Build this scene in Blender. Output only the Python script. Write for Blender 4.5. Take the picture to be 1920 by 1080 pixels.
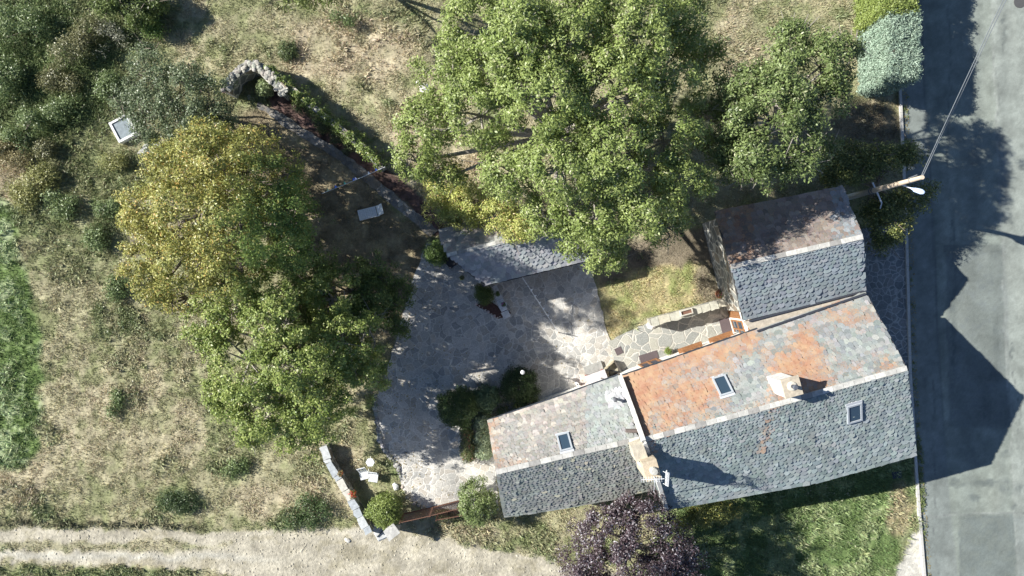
import bpy, math, random
import numpy as np
from mathutils import Vector, Matrix
from mathutils.geometry import tessellate_polygon

# ------------------------------------------------------------ camera, sky, sun, exposure
S = bpy.context.scene
for o in list(bpy.data.objects): bpy.data.objects.remove(o)
H = 42.0; F = 1280.0                      # flying height in metres, focal length in photo pixels
cam = bpy.data.cameras.new('camera'); cam.lens = 24; cam.sensor_width = 36; cam.clip_end = 3000; cam.clip_start = .5
camo = bpy.data.objects.new('camera', cam); S.collection.objects.link(camo)
camo.location = (0, 0, H); camo.rotation_euler = (0, 0, 0); S.camera = camo
SUNV = Vector((1.60, -0.36, -1.0)).normalized()      # the way the light travels
EL = math.asin(-SUNV.z); AZ = math.atan2(-SUNV.x, -SUNV.y)
W = bpy.data.worlds.new('World'); S.world = W; W.use_nodes = True
nt = W.node_tree; sky = nt.nodes.new('ShaderNodeTexSky'); sky.sky_type = 'NISHITA'; sky.sun_disc = False
sky.sun_elevation = EL; sky.sun_rotation = AZ; sky.air_density = .62; sky.dust_density = .25; sky.ozone_density = 1.0; sky.altitude = 1300
bg = nt.nodes['Background']; nt.links.new(sky.outputs[0], bg.inputs[0]); bg.inputs[1].default_value = 0.08
sl = bpy.data.lights.new('sun', 'SUN'); sl.energy = 5.0; sl.angle = math.radians(.5); sl.color = (1.0, .965, .89)
slo = bpy.data.objects.new('sun', sl); S.collection.objects.link(slo); slo.location = (-40, 10, 30)
slo.rotation_euler = SUNV.to_track_quat('-Z', 'Y').to_euler()
S.view_settings.view_transform = 'Standard'; S.view_settings.look = 'None'; S.view_settings.gamma = 1
S.view_settings.exposure = 1.0
S.render.engine = 'CYCLES'; S.cycles.max_bounces = 6; S.cycles.transparent_max_bounces = 4

def P(px, py, z=0.0):
    """a point of the place, from where it stands in the survey picture and its height"""
    return Vector(((px-960)/F*(H-z), (540-py)/F*(H-z), z))
def proj(v): return (960+v[0]/(H-v[2])*F, 540-v[1]/(H-v[2])*F)
C = S.collection
R = random.Random(5)

# ------------------------------------------------------------ noise
_T = np.random.RandomState(11).rand(256, 256)
def vn(x, y, s=0):
    x = np.asarray(x, float)+s*17.31; y = np.asarray(y, float)+s*9.77
    xi = np.floor(x).astype(int); yi = np.floor(y).astype(int); fx = x-xi; fy = y-yi
    fx = fx*fx*(3-2*fx); fy = fy*fy*(3-2*fy)
    a = _T[xi & 255, yi & 255]; b = _T[(xi+1) & 255, yi & 255]; c = _T[xi & 255, (yi+1) & 255]; d = _T[(xi+1) & 255, (yi+1) & 255]
    return a*(1-fx)*(1-fy)+b*fx*(1-fy)+c*(1-fx)*fy+d*fx*fy
def fbm(x, y, s=0, o=4):
    t = 0; a = .5; n = 0
    for i in range(o):
        t = t+a*vn(x*2**i, y*2**i, s+i*3); n += a; a *= .5
    return t/n
def sdist(px, py, poly):
    """signed distance, positive inside (pixels)"""
    px = np.asarray(px, float); py = np.asarray(py, float)
    d = np.full(px.shape, 1e9); ins = np.zeros(px.shape, bool); n = len(poly)
    for i in range(n):
        ax, ay = poly[i]; bx, by = poly[(i+1) % n]
        ex, ey = bx-ax, by-ay
        t = np.clip(((px-ax)*ex+(py-ay)*ey)/(ex*ex+ey*ey+1e-9), 0, 1)
        d = np.minimum(d, np.hypot(px-ax-t*ex, py-ay-t*ey))
        if ay != by:
            c = ((ay > py) != (by > py)) & (px < (bx-ax)*(py-ay)/(by-ay)+ax)
            ins ^= c
    return np.where(ins, d, -d)
def soft(px, py, poly, f=8): return np.clip(sdist(px, py, poly)/f+.5, 0, 1)
def blob(px, py, cx, cy, rx, ry=None):
    ry = ry or rx
    return np.clip(1.6*(1-((px-cx)/rx)**2-((py-cy)/ry)**2), 0, 1)

# ------------------------------------------------------------ materials
def new_mat(name):
    m = bpy.data.materials.new(name); m.use_nodes = True
    return m, m.node_tree.nodes, m.node_tree.links, m.node_tree.nodes['Principled BSDF']
def coord(n, l):
    t = n.new('ShaderNodeTexCoord'); return t.outputs['Object']
def vmat(name, rough=.8, sc=8, amt=.25, bump=.3, color=None, spec=.25, dist=.02, metal=0, sc2=None):
    """colour from the mesh's own 'Col' attribute (or one colour), broken up by noise"""
    m, n, l, p = new_mat(name)
    co = coord(n, l)
    ns = n.new('ShaderNodeTexNoise'); ns.inputs['Scale'].default_value = sc; ns.inputs['Detail'].default_value = 6; ns.inputs['Roughness'].default_value = .65
    l.new(co, ns.inputs['Vector'])
    mr = n.new('ShaderNodeMapRange'); mr.inputs[1].default_value = .25; mr.inputs[2].default_value = .75
    mr.inputs[3].default_value = 1-amt; mr.inputs[4].default_value = 1+amt
    l.new(ns.outputs['Fac'], mr.inputs[0])
    fac = mr.outputs[0]
    if sc2:
        n2 = n.new('ShaderNodeTexNoise'); n2.inputs['Scale'].default_value = sc2; n2.inputs['Detail'].default_value = 4
        l.new(co, n2.inputs['Vector'])
        m2 = n.new('ShaderNodeMapRange'); m2.inputs[1].default_value = .3; m2.inputs[2].default_value = .7; m2.inputs[3].default_value = 1-amt*.8; m2.inputs[4].default_value = 1+amt*.8
        l.new(n2.outputs['Fac'], m2.inputs[0])
        mm = n.new('ShaderNodeMath'); mm.operation = 'MULTIPLY'; l.new(fac, mm.inputs[0]); l.new(m2.outputs[0], mm.inputs[1]); fac = mm.outputs[0]
    vm = n.new('ShaderNodeVectorMath'); vm.operation = 'SCALE'
    if color is None:
        at = n.new('ShaderNodeAttribute'); at.attribute_name = 'Col'; l.new(at.outputs['Color'], vm.inputs[0])
    else: vm.inputs[0].default_value = color[:3]
    l.new(fac, vm.inputs['Scale']); l.new(vm.outputs[0], p.inputs['Base Color'])
    p.inputs['Roughness'].default_value = rough; p.inputs['Specular IOR Level'].default_value = spec; p.inputs['Metallic'].default_value = metal
    if bump:
        b = n.new('ShaderNodeBump'); b.inputs['Strength'].default_value = bump; b.inputs['Distance'].default_value = dist
        l.new(ns.outputs['Fac'], b.inputs['Height']); l.new(b.outputs[0], p.inputs['Normal'])
    return m
def leafmat(name, trans=.3, rough=.5):
    m, n, l, p = new_mat(name)
    at = n.new('ShaderNodeAttribute'); at.attribute_name = 'Col'
    l.new(at.outputs['Color'], p.inputs['Base Color']); p.inputs['Roughness'].default_value = rough; p.inputs['Specular IOR Level'].default_value = .35
    tr = n.new('ShaderNodeBsdfTranslucent'); l.new(at.outputs['Color'], tr.inputs[0])
    mx = n.new('ShaderNodeMixShader'); mx.inputs[0].default_value = trans
    l.new(p.outputs[0], mx.inputs[1]); l.new(tr.outputs[0], mx.inputs[2])
    l.new(mx.outputs[0], n['Material Output'].inputs[0])
    return m
def pavemat(name, ca, cb, mortar, sc=1.6, mw=.05, warp=.25, bump=.5, tint=(.4, .33, .25), tamt=.3, rough=.8, big=.25, flat=True):
    m, n, l, p = new_mat(name)
    co = coord(n, l)
    ns = n.new('ShaderNodeTexNoise'); ns.inputs['Scale'].default_value = 1.3; ns.inputs['Detail'].default_value = 3; l.new(co, ns.inputs['Vector'])
    sub = n.new('ShaderNodeVectorMath'); sub.operation = 'SUBTRACT'; sub.inputs[1].default_value = (.5, .5, .5); l.new(ns.outputs['Color'], sub.inputs[0])
    scn = n.new('ShaderNodeVectorMath'); scn.operation = 'SCALE'; scn.inputs['Scale'].default_value = warp*2; l.new(sub.outputs[0], scn.inputs[0])
    add = n.new('ShaderNodeVectorMath'); l.new(co, add.inputs[0]); l.new(scn.outputs[0], add.inputs[1])
    fl = n.new('ShaderNodeVectorMath'); fl.operation = 'MULTIPLY'; fl.inputs[1].default_value = (1, 1, 0.0001) if flat else (1, 1, 1); l.new(add.outputs[0], fl.inputs[0])
    vs = []
    for f in ('F1', 'DISTANCE_TO_EDGE'):
        v = n.new('ShaderNodeTexVoronoi'); v.feature = f; v.inputs['Scale'].default_value = sc; v.inputs['Randomness'].default_value = 1.0
        l.new(fl.outputs[0], v.inputs['Vector']); vs.append(v)
    sep = n.new('ShaderNodeSeparateColor'); l.new(vs[0].outputs['Color'], sep.inputs[0])
    mix = n.new('ShaderNodeMix'); mix.data_type = 'RGBA'; mix.inputs[6].default_value = (*ca, 1); mix.inputs[7].default_value = (*cb, 1); l.new(sep.outputs[0], mix.inputs[0])
    mt = n.new('ShaderNodeMix'); mt.data_type = 'RGBA'; mt.inputs[7].default_value = (*tint, 1); l.new(mix.outputs[2], mt.inputs[6])
    gt = n.new('ShaderNodeMapRange'); gt.inputs[1].default_value = .6; gt.inputs[2].default_value = .9; gt.inputs[4].default_value = tamt; l.new(sep.outputs[1], gt.inputs[0]); l.new(gt.outputs[0], mt.inputs[0])
    fn = n.new('ShaderNodeTexNoise'); fn.inputs['Scale'].default_value = 14; fn.inputs['Detail'].default_value = 6; l.new(co, fn.inputs['Vector'])
    bn = n.new('ShaderNodeTexNoise'); bn.inputs['Scale'].default_value = .35; bn.inputs['Detail'].default_value = 5; bn.inputs['Roughness'].default_value = .6; l.new(co, bn.inputs['Vector'])
    r1 = n.new('ShaderNodeMapRange'); r1.inputs[1].default_value = .3; r1.inputs[2].default_value = .7; r1.inputs[3].default_value = .8; r1.inputs[4].default_value = 1.2; l.new(fn.outputs['Fac'], r1.inputs[0])
    r2 = n.new('ShaderNodeMapRange'); r2.inputs[1].default_value = .3; r2.inputs[2].default_value = .7; r2.inputs[3].default_value = 1-big; r2.inputs[4].default_value = 1+big; l.new(bn.outputs['Fac'], r2.inputs[0])
    mo = n.new('ShaderNodeMix'); mo.data_type = 'RGBA'; mo.inputs[6].default_value = (*mortar, 1); l.new(mt.outputs[2], mo.inputs[7])
    # joints vary in width
    me = n.new('ShaderNodeMapRange'); me.inputs[1].default_value = mw*.4; me.inputs[2].default_value = mw*1.3; l.new(vs[1].outputs['Distance'], me.inputs[0]); l.new(me.outputs[0], mo.inputs[0])
    mm = n.new('ShaderNodeMath'); mm.operation = 'MULTIPLY'; l.new(r1.outputs[0], mm.inputs[0]); l.new(r2.outputs[0], mm.inputs[1])
    sc_ = n.new('ShaderNodeVectorMath'); sc_.operation = 'SCALE'; l.new(mo.outputs[2], sc_.inputs[0]); l.new(mm.outputs[0], sc_.inputs['Scale'])
    l.new(sc_.outputs[0], p.inputs['Base Color']); p.inputs['Roughness'].default_value = rough; p.inputs['Specular IOR Level'].default_value = .3
    ad = n.new('ShaderNodeMath'); ad.operation = 'MULTIPLY_ADD'; ad.inputs[1].default_value = .5; l.new(fn.outputs['Fac'], ad.inputs[0]); l.new(me.outputs[0], ad.inputs[2])
    b = n.new('ShaderNodeBump'); b.inputs['Strength'].default_value = bump; b.inputs['Distance'].default_value = .03
    l.new(ad.outputs[0], b.inputs['Height']); l.new(b.outputs[0], p.inputs['Normal'])
    return m
def slatemat():
    m = vmat('slate', .6, 14, .24, .5, spec=.45); n, l = m.node_tree.nodes, m.node_tree.links; p = n['Principled BSDF']
    src = p.inputs['Base Color'].links[0].from_socket; at = [x for x in n if x.type == 'ATTRIBUTE'][0]; co = coord(n, l)
    ns = n.new('ShaderNodeTexNoise'); ns.inputs['Scale'].default_value = 13; ns.inputs['Detail'].default_value = 8; ns.inputs['Roughness'].default_value = .9; l.new(co, ns.inputs['Vector'])
    su = n.new('ShaderNodeMath'); su.operation = 'MULTIPLY_ADD'; su.inputs[1].default_value = .40; l.new(at.outputs['Alpha'], su.inputs[0]); l.new(ns.outputs['Fac'], su.inputs[2])
    mr = n.new('ShaderNodeMapRange'); mr.inputs[1].default_value = .64; mr.inputs[2].default_value = .82; mr.inputs[4].default_value = .82; l.new(su.outputs[0], mr.inputs[0])
    n2 = n.new('ShaderNodeTexNoise'); n2.inputs['Scale'].default_value = 2.2; n2.inputs['Detail'].default_value = 5; l.new(co, n2.inputs['Vector'])
    cr = n.new('ShaderNodeValToRGB'); e = cr.color_ramp.elements; e[0].position = .35; e[0].color = (.38, .17, .085, 1); e[1].position = .65; e[1].color = (.46, .28, .15, 1); l.new(n2.outputs['Fac'], cr.inputs[0])
    mx = n.new('ShaderNodeMix'); mx.data_type = 'RGBA'; l.new(mr.outputs[0], mx.inputs[0]); l.new(src, mx.inputs[6]); l.new(cr.outputs[0], mx.inputs[7])
    l.new(mx.outputs[2], p.inputs['Base Color']); return m
M = dict(
    ground=vmat('ground_soil', .95, 5, .35, .9, dist=.06, sc2=.9, spec=.1),
    asphalt=vmat('asphalt', .85, 22, .22, .3, dist=.01, sc2=.7, spec=.3),
    slate=slatemat(),
    leaf=leafmat('leaf', .22, .42), drygrass=leafmat('grass_blade', .2, .7),
    darkleaf=leafmat('dark_leaf', .15, .45),
    bark=vmat('bark', .9, 12, .35, .6, (.20, .17, .14)),
    palebark=vmat('pale_bark', .9, 12, .3, .6, (.34, .31, .27)),
    plaster=vmat('white_plaster', .85, 3, .10, .15, (.80, .77, .71)),
    cream=vmat('cream_mortar', .9, 7, .22, .4, (.62, .54, .42)),
    stone=vmat('pale_stone', .9, 6, .28, .6, (.42, .41, .38)),
    ridge=vmat('ridge_mortar', .9, 5, .22, .4, (.62, .60, .56)),
    redsoil=vmat('red_soil', .95, 9, .4, .8, (.11, .06, .048)),
    wood=vmat('varnished_wood', .5, 9, .3, .2, (.27, .135, .065)),
    dwood=vmat('weathered_wood', .8, 9, .3, .3, (.22, .15, .10)),
    white=vmat('white_plastic', .5, 9, .16, 0, (.76, .78, .80)),
    grey=vmat('grey_metal', .45, 9, .1, 0, (.22, .24, .26), metal=.4),
    dark=vmat('dark_metal', .5, 9, .15, 0, (.035, .037, .04), metal=.2),
    zinc=vmat('zinc', .4, 5, .12, 0, (.45, .47, .49), metal=.5),
    rust=vmat('rusty_iron', .7, 12, .35, .2, (.15, .078, .055)),
    terra=vmat('terracotta', .8, 12, .2, .1, (.42, .17, .09)),
    mat=vmat('doormat', .95, 30, .25, .5, (.12, .095, .10)),
    concrete=vmat('concrete', .9, 9, .16, .3, (.50, .49, .46)),
    palewood=vmat('pale_pole_wood', .8, 14, .22, .3, (.62, .50, .38)),
    col=vmat('painted', .6, 12, .12, .1),
    roughstone=vmat('rough_stone', .9, 5, .3, .8),
    lampglass=vmat('frosted_globe', .25, 3, .03, 0, (.85, .86, .88)),
    patio=pavemat('crazy_paving', (.31, .31, .30), (.54, .52, .48), (.58, .56, .52), 2.3, .045, tint=(.48, .42, .34), tamt=.5, bump=.4, big=.28),
    edging=pavemat('edging_stone', (.13, .13, .13), (.30, .29, .27), (.20, .18, .15), 3.2, .04, tint=(.2, .17, .13), tamt=.6, big=.4),
    terrace=pavemat('flagstone', (.24, .25, .24), (.37, .37, .34), (.50, .48, .43), 1.55, .04, warp=.2, tint=(.45, .43, .35), tamt=.5, big=.10),
    pave=pavemat('pavement_stone', (.15, .17, .18), (.24, .25, .25), (.36, .37, .36), 2.4, .06, warp=.2, tint=(.25, .23, .2), tamt=.3),
    wallstone=pavemat('rubble_wall', (.12, .13, .13), (.26, .26, .24), (.52, .50, .44), 1.7, .07, warp=.2, tint=(.33, .25, .17), tamt=.6, flat=False),
    coping=pavemat('slab_coping', (.38, .40, .40), (.52, .53, .52), (.40, .37, .30), 1.1, .03, warp=.1, tint=(.5, .45, .36), tamt=.5, big=.1),
)
def glassmat():
    m, n, l, p = new_mat('window_glass')
    p.inputs['Base Color'].default_value = (.035, .06, .085, 1); p.inputs['Roughness'].default_value = .06; p.inputs['Specular IOR Level'].default_value = .9
    return m
M['glass'] = glassmat()

# ------------------------------------------------------------ object helpers
def tag(o, label=None, cat=None, group=None, kind=None):
    if label: o['label'] = label
    if cat: o['category'] = cat
    if group: o['group'] = group
    if kind: o['kind'] = kind
    return o
def empty(name, loc, label=None, cat=None, group=None, rz=0):
    o = bpy.data.objects.new(name, None); C.objects.link(o); o.location = loc; o.rotation_euler = (0, 0, rz); o.empty_display_size = .3
    return tag(o, label, cat, group)
def link(name, me, mat, parent=None):
    me.materials.append(mat)
    o = bpy.data.objects.new(name, me); C.objects.link(o)
    if parent is not None:
        o.parent = parent
        o.matrix_parent_inverse = Matrix.LocRotScale(parent.location, parent.rotation_euler, None).inverted() if parent.type == 'EMPTY' or True else Matrix()
    return o
class MB:
    """collects solids in world coordinates; build() makes ONE mesh"""
    def __init__(s): s.v = []; s.f = []; s.c = []
    def add(s, vs, fs, c=(1, 1, 1)):
        k = len(s.v); s.v += [tuple(x) for x in vs]; s.f += [tuple(i+k for i in f) for f in fs]; s.c += [c]*len(fs)
    def box(s, c, d, rz=0, col=(1, 1, 1), M3=None, jit=0):
        hx, hy, hz = d[0]/2, d[1]/2, d[2]/2
        m = M3 or Matrix.Rotation(rz, 3, 'Z'); c = Vector(c)
        vs = [c+m @ Vector((x*hx+R.uniform(-jit, jit), y*hy+R.uniform(-jit, jit), z*hz+R.uniform(-jit, jit)*.5)) for z in (-1, 1) for y in (-1, 1) for x in (-1, 1)]
        s.add(vs, [(0, 2, 3, 1), (4, 5, 7, 6), (0, 1, 5, 4), (2, 6, 7, 3), (0, 4, 6, 2), (1, 3, 7, 5)], col)
        return s
    def beam(s, a, b, w, h, col=(1, 1, 1), up=Vector((0, 0, 1))):
        a = Vector(a); b = Vector(b); d = b-a; L = d.length; x = d/L
        y = up.cross(x)
        if y.length < 1e-4: y = Vector((0, 1, 0)).cross(x)
        y.normalize(); z = x.cross(y)
        m = Matrix((x, y, z)).transposed()
        return s.box((a+b)/2, (L, w, h), col=col, M3=m)
    def tube(s, a, b, r0, r1=None, n=8, col=(1, 1, 1), cap=True):
        r1 = r0 if r1 is None else r1; a = Vector(a); b = Vector(b); d = (b-a).normalized()
        u = d.orthogonal().normalized(); w = d.cross(u)
        vs = [p+(u*math.cos(t)+w*math.sin(t))*r for p, r in ((a, r0), (b, r1)) for t in [2*math.pi*i/n for i in range(n)]]
        fs = [(i, (i+1) % n, n+(i+1) % n, n+i) for i in range(n)]
        if cap: fs += [tuple(range(n-1, -1, -1)), tuple(range(n, 2*n))]
        s.add(vs, fs, col); return s
    def lathe(s, c, prof, n=16, col=(1, 1, 1)):
        c = Vector(c); vs = []; fs = []
        for r, z in prof: vs += [c+Vector((r*math.cos(2*math.pi*i/n), r*math.sin(2*math.pi*i/n), z)) for i in range(n)]
        for k in range(len(prof)-1): fs += [(k*n+i, k*n+(i+1) % n, (k+1)*n+(i+1) % n, (k+1)*n+i) for i in range(n)]
        fs += [tuple(range(n-1, -1, -1)), tuple(range((len(prof)-1)*n, len(prof)*n))]
        s.add(vs, fs, col); return s
    def prism(s, pts, z0, z1, col=(1, 1, 1)):
        n = len(pts); vs = [(p[0], p[1], z0) for p in pts]+[(p[0], p[1], z1) for p in pts]
        ar = sum(pts[i][0]*pts[(i+1) % n][1]-pts[(i+1) % n][0]*pts[i][1] for i in range(n))
        top = tuple(range(n, 2*n)); bot = tuple(range(n-1, -1, -1)); si = [(i, (i+1) % n, n+(i+1) % n, n+i) for i in range(n)]
        if ar < 0: top = top[::-1]; bot = bot[::-1]; si = [f[::-1] for f in si]
        s.add(vs, [top, bot]+si, col); return s
    def rock(s, c, r, sq=.6, col=(.4, .4, .38), n=7, el=1.0, rz=0):
        """irregular faceted stone"""
        c = Vector(c); vs = []; fs = []; cr, sr = math.cos(rz), math.sin(rz)
        for k, (q, z) in enumerate(((.75, -.35), (1, .1), (.82, .6), (.4, .85))):
            for i in range(n):
                t = 2*math.pi*i/n; a = r*q*R.uniform(.8, 1.15); x = a*math.cos(t)*el; y = a*math.sin(t)
                vs.append(c+Vector((x*cr-y*sr, x*sr+y*cr, z*r*sq*R.uniform(.85, 1.15))))
        for k in range(3): fs += [(k*n+i, k*n+(i+1) % n, (k+1)*n+(i+1) % n, (k+1)*n+i) for i in range(n)]
        fs += [tuple(range(3*n, 4*n)), tuple(range(n-1, -1, -1))]
        s.add(vs, fs, col); return s
    def build(s, name, mat, parent=None, smooth=False):
        me = bpy.data.meshes.new(name); me.from_pydata(s.v, [], s.f)
        at = me.attributes.new('Col', 'FLOAT_COLOR', 'FACE')
        at.data.foreach_set('color', np.array([(tuple(c)+(1,))[:4] for c in s.c], np.float32).ravel())
        if smooth: me.polygons.foreach_set('use_smooth', [True]*len(me.polygons))
        me.validate(); me.update()
        return link(name, me, mat, parent)
def npmesh(name, V, nper, cols, mat, parent=None):
    """V (N*nper,3): N separate faces of nper vertices each; cols (N,3)"""
    N = len(V)//nper; me = bpy.data.meshes.new(name)
    me.vertices.add(len(V)); me.vertices.foreach_set('co', np.ascontiguousarray(V, np.float32).ravel())
    me.loops.add(len(V)); me.loops.foreach_set('vertex_index', np.arange(len(V), dtype=np.int32))
    me.polygons.add(N); me.polygons.foreach_set('loop_start', np.arange(0, len(V), nper, dtype=np.int32))
    me.polygons.foreach_set('loop_total', np.full(N, nper, np.int32))
    at = me.attributes.new('Col', 'FLOAT_COLOR', 'FACE')
    at.data.foreach_set('color', np.concatenate([cols, np.ones((N, 1))], 1).astype(np.float32).ravel())
    me.update(calc_edges=True)
    return link(name, me, mat, parent)
def nrm(a): return a/(np.linalg.norm(a, axis=1, keepdims=True)+1e-9)

# ------------------------------------------------------------ the setting: outlines in survey pixels
PATIO = [(800, 455), (775, 520), (742, 640), (718, 715), (705, 752), (708, 790), (713, 820), (724, 845), (743, 870), (749, 888), (753, 915), (770, 938), (800, 952), (850, 957), (885, 962), (905, 975), (935, 955), (925, 790), (1175, 702), (1147, 642), (1138, 622), (1124, 560), (1112, 520), (1100, 455), (1080, 430), (900, 450)]
TERR = [(1141, 640), (1214, 605), (1372, 560), (1400, 645), (1172, 712), (1158, 690)]
ROADL = [(1672, -400), (1688, 150), (1700, 400), (1708, 700), (1718, 860), (1725, 960), (1735, 1080), (1760, 1500)]
PAVE = [(1585, 440), (1698, 400), (1706, 700), (1712, 790), (1650, 800), (1560, 560)]
MULCH = [(497, 168), (520, 160), (600, 235), (680, 290), (730, 320), (770, 350), (830, 410), (835, 430), (815, 445), (760, 380), (690, 330), (600, 262), (545, 225), (510, 205)]
EDGING = [(485, 190), (515, 205), (560, 235), (640, 283), (700, 330), (760, 380), (822, 432), (808, 445), (745, 393), (690, 345), (630, 297), (545, 245), (480, 200)]
LAWN = [(1112, 520), (1210, 500), (1345, 470), (1360, 560), (1212, 606), (1140, 632)]

def ground_field(x, y):
    """albedo, cover height (m), pave mask for ground points x,y (arrays, metres)"""
    px = 960+x/H*F; py = 540-y/H*F
    wx = px+(fbm(x*.9, y*.9, 1)-.5)*46; wy = py+(fbm(x*.9, y*.9, 2)-.5)*46
    n1 = fbm(x*.25, y*.25, 3); n2 = fbm(x*1.1, y*1.1, 4); n3 = fbm(x*3.5, y*3.5, 5, 3)
    def c(*a): return np.array(a)
    dry, tan, olive, green = c(.395, .365, .235), c(.48, .43, .295), c(.255, .265, .14), c(.15, .195, .08)
    def mix(a, b, t): t = np.clip(t, 0, 1)[..., None]; return a*(1-t)+b*t
    col = np.broadcast_to(dry, x.shape+(3,)).copy()
    col = mix(col, tan, (n1-.45)*3+(n2-.5)*1.2)
    col = mix(col, olive, (.56-n2)*4.0+(n3-.5)*1.6)
    # how green
    g = (n2-.42)*1.6
    g = g*.35
    for (cx, cy, rx, ry, a) in ((60, 130, 220, 200, .95), (40, 400, 130, 70, .6), (250, 30, 90, 90, .8), (560, 985, 70, 40, .7), (335, 935, 50, 35, .7), (230, 680, 40, 130, .35),
                                (1500, 1000, 260, 130, .95), (900, 1010, 90, 60, .55), (1000, 1010, 60, 40, .5), (1290, 575, 60, 30, .45), (1200, 540, 60, 30, .2), (200, 330, 120, 60, .5),
                                (140, 460, 100, 90, .35), (440, 800, 80, 120, .3), (600, 900, 60, 80, .35), (700, 40, 130, 50, .4), (540, 95, 30, 25, .6), (90, 250, 120, 120, .5), (1440, 60, 120, 70, .25),
                                (370, 640, 90, 160, .25), (450, 170, 60, 40, .4), (150, 1075, 260, 16, .7), (800, 1000, 40, 16, .6)):
        g = np.maximum(g, a*blob(wx, wy, cx, cy, rx, ry)*(.55+n2*.9))
    wd_ = np.clip((fbm(x*.55, y*.55, 61)-.53)*7, 0, 1)*np.clip((n2-.38)*5, 0, 1)*.75; g = np.maximum(g, wd_)
    col = mix(col, green, g)
    ht = .03+.05*n2+.10*g
    # pale dry ground between
    for (cx, cy, rx, ry, a) in ((650, 90, 160, 80, .8), (770, 250, 50, 90, .7), (1380, 90, 60, 90, .5), (880, 310, 70, 40, .9), (560, 930, 150, 50, .55), (40, 900, 80, 60, .5), (650, 870, 30, 50, .6), (20, 330, 40, 60, .8), (860, 1000, 160, 20, .5), (250, 800, 160, 120, .3), (1180, 520, 60, 40, .35), (1150, 590, 40, 40, .45)):
        col = mix(col, c(.47, .405, .29), a*blob(wx, wy, cx, cy, rx, ry)*(.5+n2))
    # lush strip in the west
    st = soft(wx, wy, [(-400, 300), (12, 375), (40, 450), (72, 600), (80, 740), (70, 830), (30, 880), (-400, 900)], 14)
    col = mix(col, mix(c(.15, .215, .075)+0*col, c(.37, .43, .25), (n2-.45)*4+(n3-.5)*3), st); ht = ht*(1-st)+st*(.05+.08*n2)
    # lawn by the terrace
    lw = soft(wx, wy, LAWN, 12); col = mix(col, mix(c(.45, .39, .22)+0*col, c(.27, .29, .12), (n2-.42)*4+(n3-.5)), lw); ht = ht*(1-lw)+lw*.06
    # lush plot south of the house
    lp = soft(wx, wy, [(1240, 930), (1715, 850), (1722, 960), (1700, 1010), (1680, 1120), (1200, 1120)], 16)
    col = mix(col, mix(c(.13, .19, .07)+0*col, c(.27, .32, .16), (n2-.45)*5+(n3-.5)*2), lp*.95); ht = ht*(1-lp)+lp*(.06+.07*n2)
    dr = blob(wx, wy, 1690, 955, 30, 60)*.8; col = mix(col, c(.40, .34, .22), dr)
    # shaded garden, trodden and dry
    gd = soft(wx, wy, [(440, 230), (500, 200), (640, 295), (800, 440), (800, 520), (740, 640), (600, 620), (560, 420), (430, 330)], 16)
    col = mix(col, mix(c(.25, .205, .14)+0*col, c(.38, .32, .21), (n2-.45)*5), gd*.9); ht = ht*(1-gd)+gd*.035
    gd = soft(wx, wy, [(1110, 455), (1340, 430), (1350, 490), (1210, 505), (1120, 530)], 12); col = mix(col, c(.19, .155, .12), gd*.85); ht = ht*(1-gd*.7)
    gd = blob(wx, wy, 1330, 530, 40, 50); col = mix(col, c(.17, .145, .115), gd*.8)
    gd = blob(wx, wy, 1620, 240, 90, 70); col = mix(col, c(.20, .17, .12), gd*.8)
    # red brown mulch bed
    mu = soft(px+(n3-.5)*10, py+(n2-.5)*8, MULCH, 5); col = mix(col, mix(c(.10, .07, .062)+0*col, c(.20, .13, .115), (n3-.45)*3+.3), mu); ht = ht*(1-mu)
    mu = soft(px+(n3-.5)*4, py, [(893, 575), (912, 560), (965, 615), (945, 640)], 4); col = mix(col, c(.20, .085, .065), mu); ht = ht*(1-mu)
    # gravel track
    wy2 = py+(n2-.5)*26+(n3-.5)*10
    top = np.interp(px, [-600, 0, 300, 560, 640, 690, 830, 900, 1010, 1060, 1300], [985, 985, 992, 992, 985, 985, 1006, 1022, 1040, 1062, 1100])
    bot = np.interp(px, [-600, 0, 250, 420, 600, 2000], [1057, 1058, 1066, 1078, 1140, 1400])
    gv = np.clip((wy2-top)/6, 0, 1)*np.clip((bot-wy2)/6, 0, 1)
    mid = np.clip(1-np.abs(wy2-(1026-px*.006))/11, 0, 1)*np.clip((430-px)/80+(n2-.5)*3, 0, 1)*1.5
    gv = gv*(1-np.clip(mid, 0, .85))
    gcol = mix(c(.46, .425, .34)+0*col, c(.34, .31, .23), (n1-.5)*3+(n3-.5)*3+(n2-.55)*3)
    gcol = mix(gcol, c(.50, .485, .42), np.clip(1-np.abs(wy2-1045)/10, 0, 1)*np.clip((560-px)/150, 0, 1)*.8)
    col = mix(col, gcol, gv); ht = ht*(1-gv)
    edge = np.clip(1-np.abs(py+(n2-.5)*20-(top-6))/9, 0, 1)*np.clip((420-px)/60, 0, 1); col = mix(col, c(.13, .125, .08), edge*.8); ht = ht+edge*.06
    gr = soft(wx, wy, [(1740, 985), (1735, 1120), (1670, 1120), (1715, 1010)], 8); col = mix(col, c(.55, .53, .47), gr); ht = ht*(1-gr)
    # bare stones and litter by the gate pillar
    bl = blob(wx, wy, 690, 995, 40, 14); col = mix(col, c(.5, .47, .40), bl*.7); ht = ht*(1-bl)
    pv = np.zeros(x.shape)
    for poly in (PATIO, TERR, PAVE, EDGING): pv = np.maximum(pv, soft(px, py, poly, 3))
    rl = np.interp(py, [p[1] for p in ROADL], [p[0] for p in ROADL]); pv = np.maximum(pv, np.clip((px-rl)/4+.5, 0, 1))
    ht = ht*(1-pv)
    return np.clip(col*(.92+.3*(n3[..., None]-.45)), .01, .9), ht, pv, g

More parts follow.
